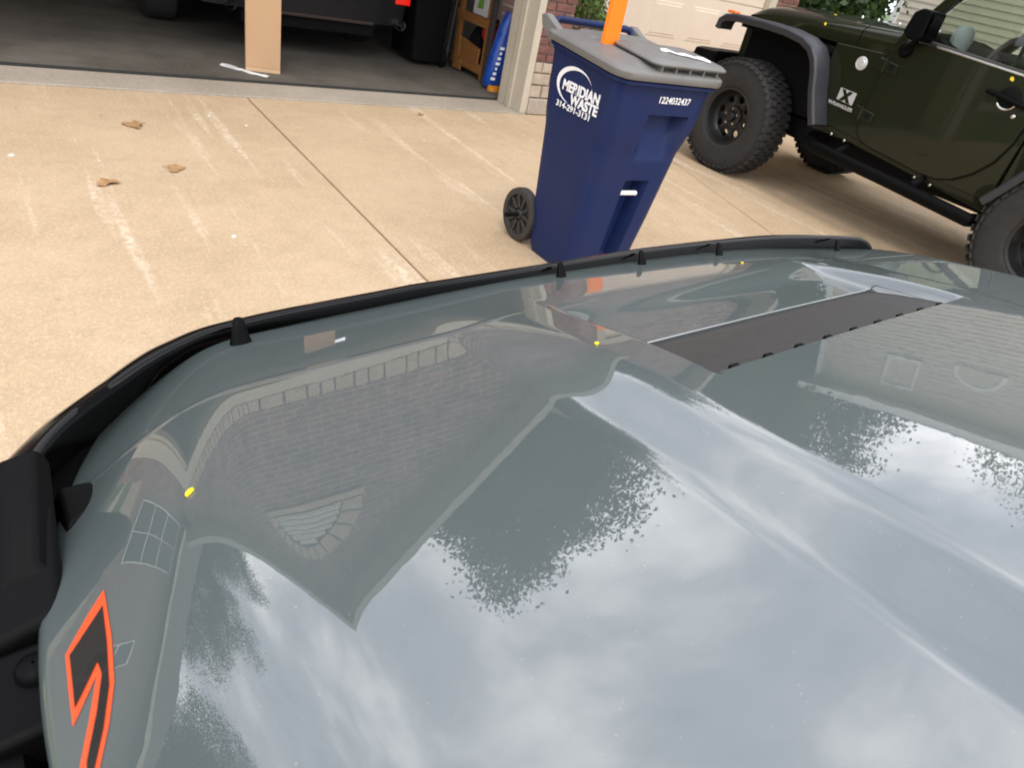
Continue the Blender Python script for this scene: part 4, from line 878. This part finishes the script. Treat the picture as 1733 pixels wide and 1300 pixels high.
# orange marker board standing on the lid, torn paper on the cap
tag(MB().obox((2.275, 2.655, 1.215), (.046, .006, 0), (-.0012, .009, 0), (0, .004, .19)).build('marker_board', mat('fluorescent_orange', (1.0, .22, .004), .5), loc=(2.275, 2.655, 1.03)), 'flat orange marker board standing upright on the bin lid', 'board')
M['paper'] = mat('white_paper', (.82, .82, .82), .7)
def ribbon(name, pts, wd, m, lift=.002, seed=1):
    r = random.Random(seed); mb = MB(); top, bot = [], []
    for i, p in enumerate(pts):
        p = Vector(p); q = Vector(pts[min(i+1, len(pts)-1)])-Vector(pts[max(i-1, 0)]); nn = Vector((-q.y, q.x, 0)).normalized(); w_ = wd*r.uniform(.55, 1.25)
        a = p+nn*w_+Vector((0, 0, r.uniform(0, .008))); b = p-nn*w_+Vector((0, 0, r.uniform(0, .004))); m_ = p+Vector((0, 0, r.uniform(.003, .012)))
        top.append([a, m_, b, b-Vector((0, 0, lift)), m_-Vector((0, 0, lift)), a-Vector((0, 0, lift))])
    return mb.loft(top).build(name, m, loc=pts[0])
tag(ribbon('torn_paper', [tilt((2.44+.024*k, 2.50-.012*k+.006*(k % 3), 1.049)) for k in range(10)], .011, M['paper'], seed=3), 'torn strip of white paper on the bin lid', 'paper')

# ================================================================ inside the garage
GZ = .012
M['card'] = mat('brown_cardboard', (.50, .315, .175), .85, var=(3, (.46, .29, .16), .3, .7), bump=(60, .1, .002))
cb_ = empty('cardboard_box', (1.80, 6.13, GZ), 'tall narrow cardboard box standing at the garage threshold', 'box')
bx0 = [(1.664, 6.165), (1.922, 6.115), (1.936, 6.185), (1.678, 6.235)]
MB().add([(x+(.015 if z > 1 else 0), y+(.06 if z > 1 else 0), z) for z in (GZ+.03, 1.75) for x, y in bx0], [(0, 3, 2, 1), (4, 5, 6, 7), (0, 1, 5, 4), (1, 2, 6, 5), (2, 3, 7, 6), (3, 0, 4, 7)]).build('carton', M['card'], cb_, bevel=.004)
MB().add([(x, y, z) for z, k in ((GZ, 0), (GZ+.029, 0)) for x, y in bx0], [(0, 3, 2, 1), (4, 5, 6, 7), (0, 1, 5, 4), (1, 2, 6, 5), (2, 3, 7, 6), (3, 0, 4, 7)]).build('bottom_flap', mat('pale_cardboard', (.58, .39, .23), .85), cb_, bevel=.003)
tag(ribbon('plastic_strip', [(1.51+.031*k, 6.28-.034*k+.008*math.sin(k*1.7), GZ+.003) for k in range(10)], .034, mat('white_film', (.75, .74, .74), .3), seed=5), 'crumpled white plastic strip on the floor by the cardboard box', 'strip')
# the dark car parked inside
M['carp'] = mat('dark_grey_car_paint', (.010, .0105, .0115), .5, coat=.15, coat_rough=.1, spec=.15)
suv = empty('car', (2.42, 9.0, GZ), 'dark car parked inside the garage with twin exhaust tips', 'car')
sxc = 2.42
def ssec(y, hw, z0, z1, zt, hwt): return [(sxc-hw, y, z0), (sxc-hw-.02, y, z0+.2), (sxc-hw, y, z1), (sxc-hwt, y, zt), (sxc+hwt, y, zt), (sxc+hw, y, z1), (sxc+hw+.02, y, z0+.2), (sxc+hw, y, z0)]
MB().loft([ssec(6.93, .93, .46, .98, 1.04, .86), ssec(7.02, .97, .42, 1.02, 1.25, .80), ssec(7.2, .98, .40, 1.05, 1.70, .68), ssec(8.2, .98, .36, 1.06, 1.78, .70), ssec(9.2, .98, .36, 1.04, 1.72, .68), ssec(10.0, .98, .36, 1.0, 1.10, .84), ssec(11.2, .92, .40, .85, .95, .80)]).build('body', M['carp'], suv, smooth=35, bevel=.02)
rb = MB().loft([[(sxc+s*x, y, z) for s, x, y in ((-1, .95, 7.05), (-1, .90, 6.90), (-1, .6, 6.84), (1, .6, 6.84), (1, .90, 6.90), (1, .95, 7.05))] for z in (.36, .40, .55, .60)]).build('rear_bumper', M['carp'], suv, smooth=40)
MB().box(sxc-.58, sxc+.58, 6.825, 6.90, .345, .375).build('bumper_strip', mat('copper_strip', (.03, .014, .010), .5), suv, bevel=.006)
MB().box(sxc-.60, sxc+.60, 6.87, 7.0, .25, .345).build('underside', M['black'], suv)
for x in (sxc-.69, sxc+.86):
    MB().lathe([(.034, .05), (.038, -.06), (.044, -.075), (.047, -.06), (.045, .05)], (x, 6.90, .375), 'y', 24).build('exhaust_tip', M['chrome'], suv, smooth=50)
for s in (-1, 1): MB().box(sxc+s*.875-.075, sxc+s*.875+.075, 6.862, 6.95, .545, .73).build('tail_light', mat('red_lens', (.75, .01, .006), .2, coat=.6, emis=((1, .02, .01), .25)), suv, bevel=.01)
for x0, x1 in ((1.22, 1.48), (3.14, 3.40)):
    for yc in (7.95, 10.6):
        whl = MB().lathe([(.20, 0), (.22, -.01), (.33, -.005), (.355, .02), (.36, .13), (.355, .24), (.33, .265), (.22, .27), (.2, .26)], (x0, yc, GZ+.36), 'x', 36).build('wheel', M['tyre'], suv, smooth=35)
        MB().lathe([(.001, .03), (.06, .02), (.12, .05), (.19, .01), (.21, .005)], (x0, yc, GZ+.36), 'x', 30).build('rim', M['chrome'], whl, smooth=50)
# black wheeled bin
bb = empty('trash_bin', (3.62, 7.25, GZ), 'tall black bin inside the garage beside the wooden shelves', 'trash bin')
MB().loft([rrect(3.50-.06*t, 3.83+.05*t, 6.95-.05*t, 7.50+.05*t, .04, GZ+.05+1.05*t) for t in (0, .3, .7, 1)]).build('bin_body', M['black'], bb, smooth=40)
MB().loft([rrect(3.42, 3.90, 6.87, 7.58, .05, z) for z in (GZ+1.10, GZ+1.14, GZ+1.17)]).build('lid', M['black'], bb, smooth=40)
MB().tube([(3.86, 6.93, .12), (3.905, 6.88, 1.10)], .010, 8).build('edge_rail', M['flare'], bb, smooth=True)
MB().lathe([(.08, 0), (.09, .01), (.09, .04), (.08, .05)], (3.80, 6.98, GZ+.09), 'x', 20, cap=True).build('wheel', M['black'], bb, smooth=40)
# wooden shelves with their load
M['pine'] = mat('orange_stained_pine', (.30, .135, .038), .5, var=(3, (.20, .085, .025), .3, .7), bump=(25, .2, .004), scale3=(1, 1, 9))
shf = empty('shelf_unit', (4.18, 6.78, GZ), 'orange stained wooden shelf unit against the garage side wall', 'shelf')
for y in (6.48, 7.05):
    for x in (4.02, 4.34): MB().box(x, x+.045, y-.03, y+.04, GZ, 1.9).build('post', M['pine'], shf, bevel=.004)
for z in (.10, .52, .95, 1.40): 
    MB().box(4.025, 4.38, 6.525, 7.015, z, z+.022).build('shelf_board', M['pine'], shf, bevel=.003)
    MB().box(4.005, 4.024, 6.44, 7.10, z-.03, z+.055).build('rail', M['pine'], shf, bevel=.004)
MB().prism([(6.55, .30), (6.55, .155), (6.98, .155), (6.98, .335), (6.9, .335)], 4.00, 4.019, 'x').build('drawer_front', M['pine'], shf, bevel=.004)
MB().prism([(7.02, .36), (7.02, .03), (6.84, .03), (6.84, .14), (6.92, .16), (6.92, .36)], 3.985, 3.999, 'x').build('side_bracket', M['pine'], shf, bevel=.004)
ct = empty('carton', (4.17, 6.70, .575), 'white carton with a green leaf print on the wooden shelves', 'box')
MB().box(4.04, 4.30, 6.58, 6.84, .5745, .77).build('carton_body', mat('white_card', (.50, .50, .47), .7), ct, bevel=.006)
MB().add([(4.0385, 6.65, .64), (4.0385, 6.77, .63), (4.0385, 6.74, .74), (4.0385, 6.66, .72)], [(0, 1, 2, 3)]).build('leaf_print', mat('green_print', (.12, .30, .03), .6), ct)
tag(MB().loft([[(4.17+.11*k*math.cos(t), 6.62+.085*k*math.sin(t), z) for t in np.linspace(0, 2*math.pi, 14, endpoint=False)] for z, k in ((.36, .7), (.40, 1), (.46, 1.05), (.505, .8), (.517, .3))]).build('red_bag', mat('red_fabric', (.38, .006, .012), .6), smooth=50, loc=(4.17, 6.62, .36)), 'small red bag on the lower wooden shelf', 'bag')
tag(MB().loft([[(4.17+.11*k*math.cos(t), 6.85+.10*k*math.sin(t), z) for t in np.linspace(0, 2*math.pi, 10, endpoint=False)] for z, k in ((.13, .9), (.25, 1), (.36, .9), (.44, .55), (.47, .2))]).build('tool_bag', M['black'], smooth=30, loc=(4.17, 6.85, .13)), 'black tool bag on the lower wooden shelf', 'bag')
M['bluebag'] = mat('blue_plastic_sack', (.012, .085, .42), .3, var=(12, (.008, .05, .30), .4, .6), bump=(14, .5, .02))
bg_ = empty('blue_sack', (4.03, 6.2, GZ), 'blue plastic sack standing just inside the garage jamb', 'sack')
MB().loft([[(4.035+.10*k*math.cos(t)+sh_, 6.20+.085*k*math.sin(t), z) for t in np.linspace(0, 2*math.pi, 16, endpoint=False)] for z, k, sh_ in ((GZ+.03, .8, -.05), (.08, 1.0, -.05), (.3, 1.05, -.01), (.55, .95, .03), (.68, .7, .05), (.74, .35, .06))]).build('sack', M['bluebag'], bg_, smooth=50)
for k in range(7):   # illegible white print running up the sack
    z = .13+.045*k; MB().obox((3.926+.18*(z-.13), 6.098, z), (.0016, -.0012, .012), (-.016+.004*(k % 3), .012-.003*(k % 3), 0), (.0006, .0008, 0)).build('sack_print', M['print'], bg_)
MB().loft([[(3.99+.07*math.cos(t), 6.15+.06*math.sin(t), z) for t in np.linspace(0, 2*math.pi, 12, endpoint=False)] for z in (GZ, GZ+.03, GZ+.05)]).build('sack_foot', mat('orange_yellow_plastic', (.75, .27, .01), .5), bg_, smooth=40)
tag(MB().box(3.985, 4.02, 6.35, 6.42, GZ, 1.9).build('board', mat('dark_board', (.045, .035, .03), .6), bevel=.004, loc=(4.0, 6.39, GZ)), 'dark upright board between the wooden shelves and the jamb', 'board')

# ================================================================ litter on the drive and petals
M['dryleaf'] = mat('dry_brown_leaf', (.40, .235, .105), .8, var=(30, (.29, .16, .065), .3, .7))
def leaf(x, y, s, rot, label):
    pts = []; lob = [1, .52, .80, .45, .95, .50, .70, .62, .88, .48, .60]
    random.shuffle(lob)
    for k, q in enumerate(lob):
        a = 2*math.pi*k/len(lob)+random.uniform(-.15, .15); r = s*q*random.uniform(.85, 1.15); pts.append((x+r*math.cos(a+rot), y+1.1*r*math.sin(a+rot)))
    mb = MB(); z0 = .004
    n = len(pts); vs = [(px, py, z0+random.uniform(0, .018)) for px, py in pts] + [(x, y, z0+.006)]
    mb.add(vs, [(i, (i+1) % n, n) for i in range(n)]); mb.add([(a, b, c-.0015) for a, b, c in vs], [((i+1) % n, i, n) for i in range(n)])
    mb.tube([(x, y, z0+.005), (x+s*1.3*math.cos(rot+.5), y+s*.9*math.sin(rot+.5), z0+.004)], .0018, 5)
    tag(mb.build('fallen_leaf', M['dryleaf'], loc=(x, y, 0)), label, 'leaf', 'dry leaves on the driveway')
leaf(.63, 4.65, .075, .3, 'curled brown leaf on the driveway, the one nearest the garage')
leaf(.362, 3.73, .058, 1.1, 'curled brown leaf on the driveway, the one furthest left and nearest')
leaf(.705, 3.93, .055, 2.0, 'pale brown leaf on the driveway, between the two darker ones')
leaf(2.74, 5.50-.30, .03, .8, 'tiny brown leaf on the driveway near the right end of the threshold')
def chip(name, x, y, z, s, m, label, cat, grp, nrm=(0, 0, 1)):
    nv = Vector(nrm).normalized(); ex = nv.orthogonal().normalized(); ey = nv.cross(ex); c = Vector((x, y, z))
    ring = [(s*random.uniform(.7, 1.2)*math.cos(t), s*.7*random.uniform(.7, 1.2)*math.sin(t)) for t in np.linspace(0, 2*math.pi, 7, endpoint=False)]
    mb = MB(); mb.loft([[c+ex*a+ey*b for a, b in ring], [c+ex*a*.9+ey*b*.9+nv*(s*.25) for a, b in ring]])
    tag(mb.build(name, m, loc=(x, y, z)), label, cat, grp)
M['petal'] = mat('white_petal', (.74, .68, .58), .8)
for x, y, s, lb in ((1.28, 4.74, .013, 'small white petal nearest the driveway joint'), (1.10, 4.92, .012, 'small white petal left of the joint, nearest the threshold'), (.01, 4.11, .018, 'white petal at the left edge of the driveway'), (.776, 3.08, .016, 'white petal near the middle of the driveway, closest to the hood'), (2.45, 4.55, .010, 'small white petal right of the joint'), (.30, 4.35, .006, 'tiny white crumb on the left driveway slab')):
    chip('white_petal', x, y, .0005, s, M['petal'], lb, 'petal', 'white petals on the driveway')
for a, v, s, lb in ((-.7175, .386, .0042, 'yellow petal at the left edge of the grey hood'), (-.327, .4015, .0042, 'yellow petal beside the raised hood bulge'), (.163, .5699, .0040, 'yellow petal on the hood near the deflector')):
    e_ = .003; hz = lambda aa, vv: float(hood_rel(np.array(aa), np.array(vv)))
    ga, gv = (hz(a+e_, v)-hz(a-e_, v))/(2*e_), (hz(a, v+e_)-hz(a, v-e_))/(2*e_); nw = Vector(H2W(-ga, -gv, 1))-Vector(H2W(0, 0, 0))
    x, y, z = H2W(a, v, Z(hz(a, v)+.0006)); chip('yellow_petal', x, y, z, s, M['yellow'], lb, 'petal', 'yellow petals', nw)
for x, y, z, s, lb, nr in ((XB-.011, 2.196, 1.205, .016, 'yellow petal stuck on the green door above the handle', (-1, 0, 0)), (5.16, 3.63, 1.293, .015, 'yellow petal on top of the green hood', (0, 0, 1)), (5.071, 3.62, 1.225, .012, 'amber petal on the side of the green hood', (-1, 0, .3))):
    chip('yellow_petal', x, y, z, s, M['yellow'], lb, 'petal', 'yellow petals', nr)
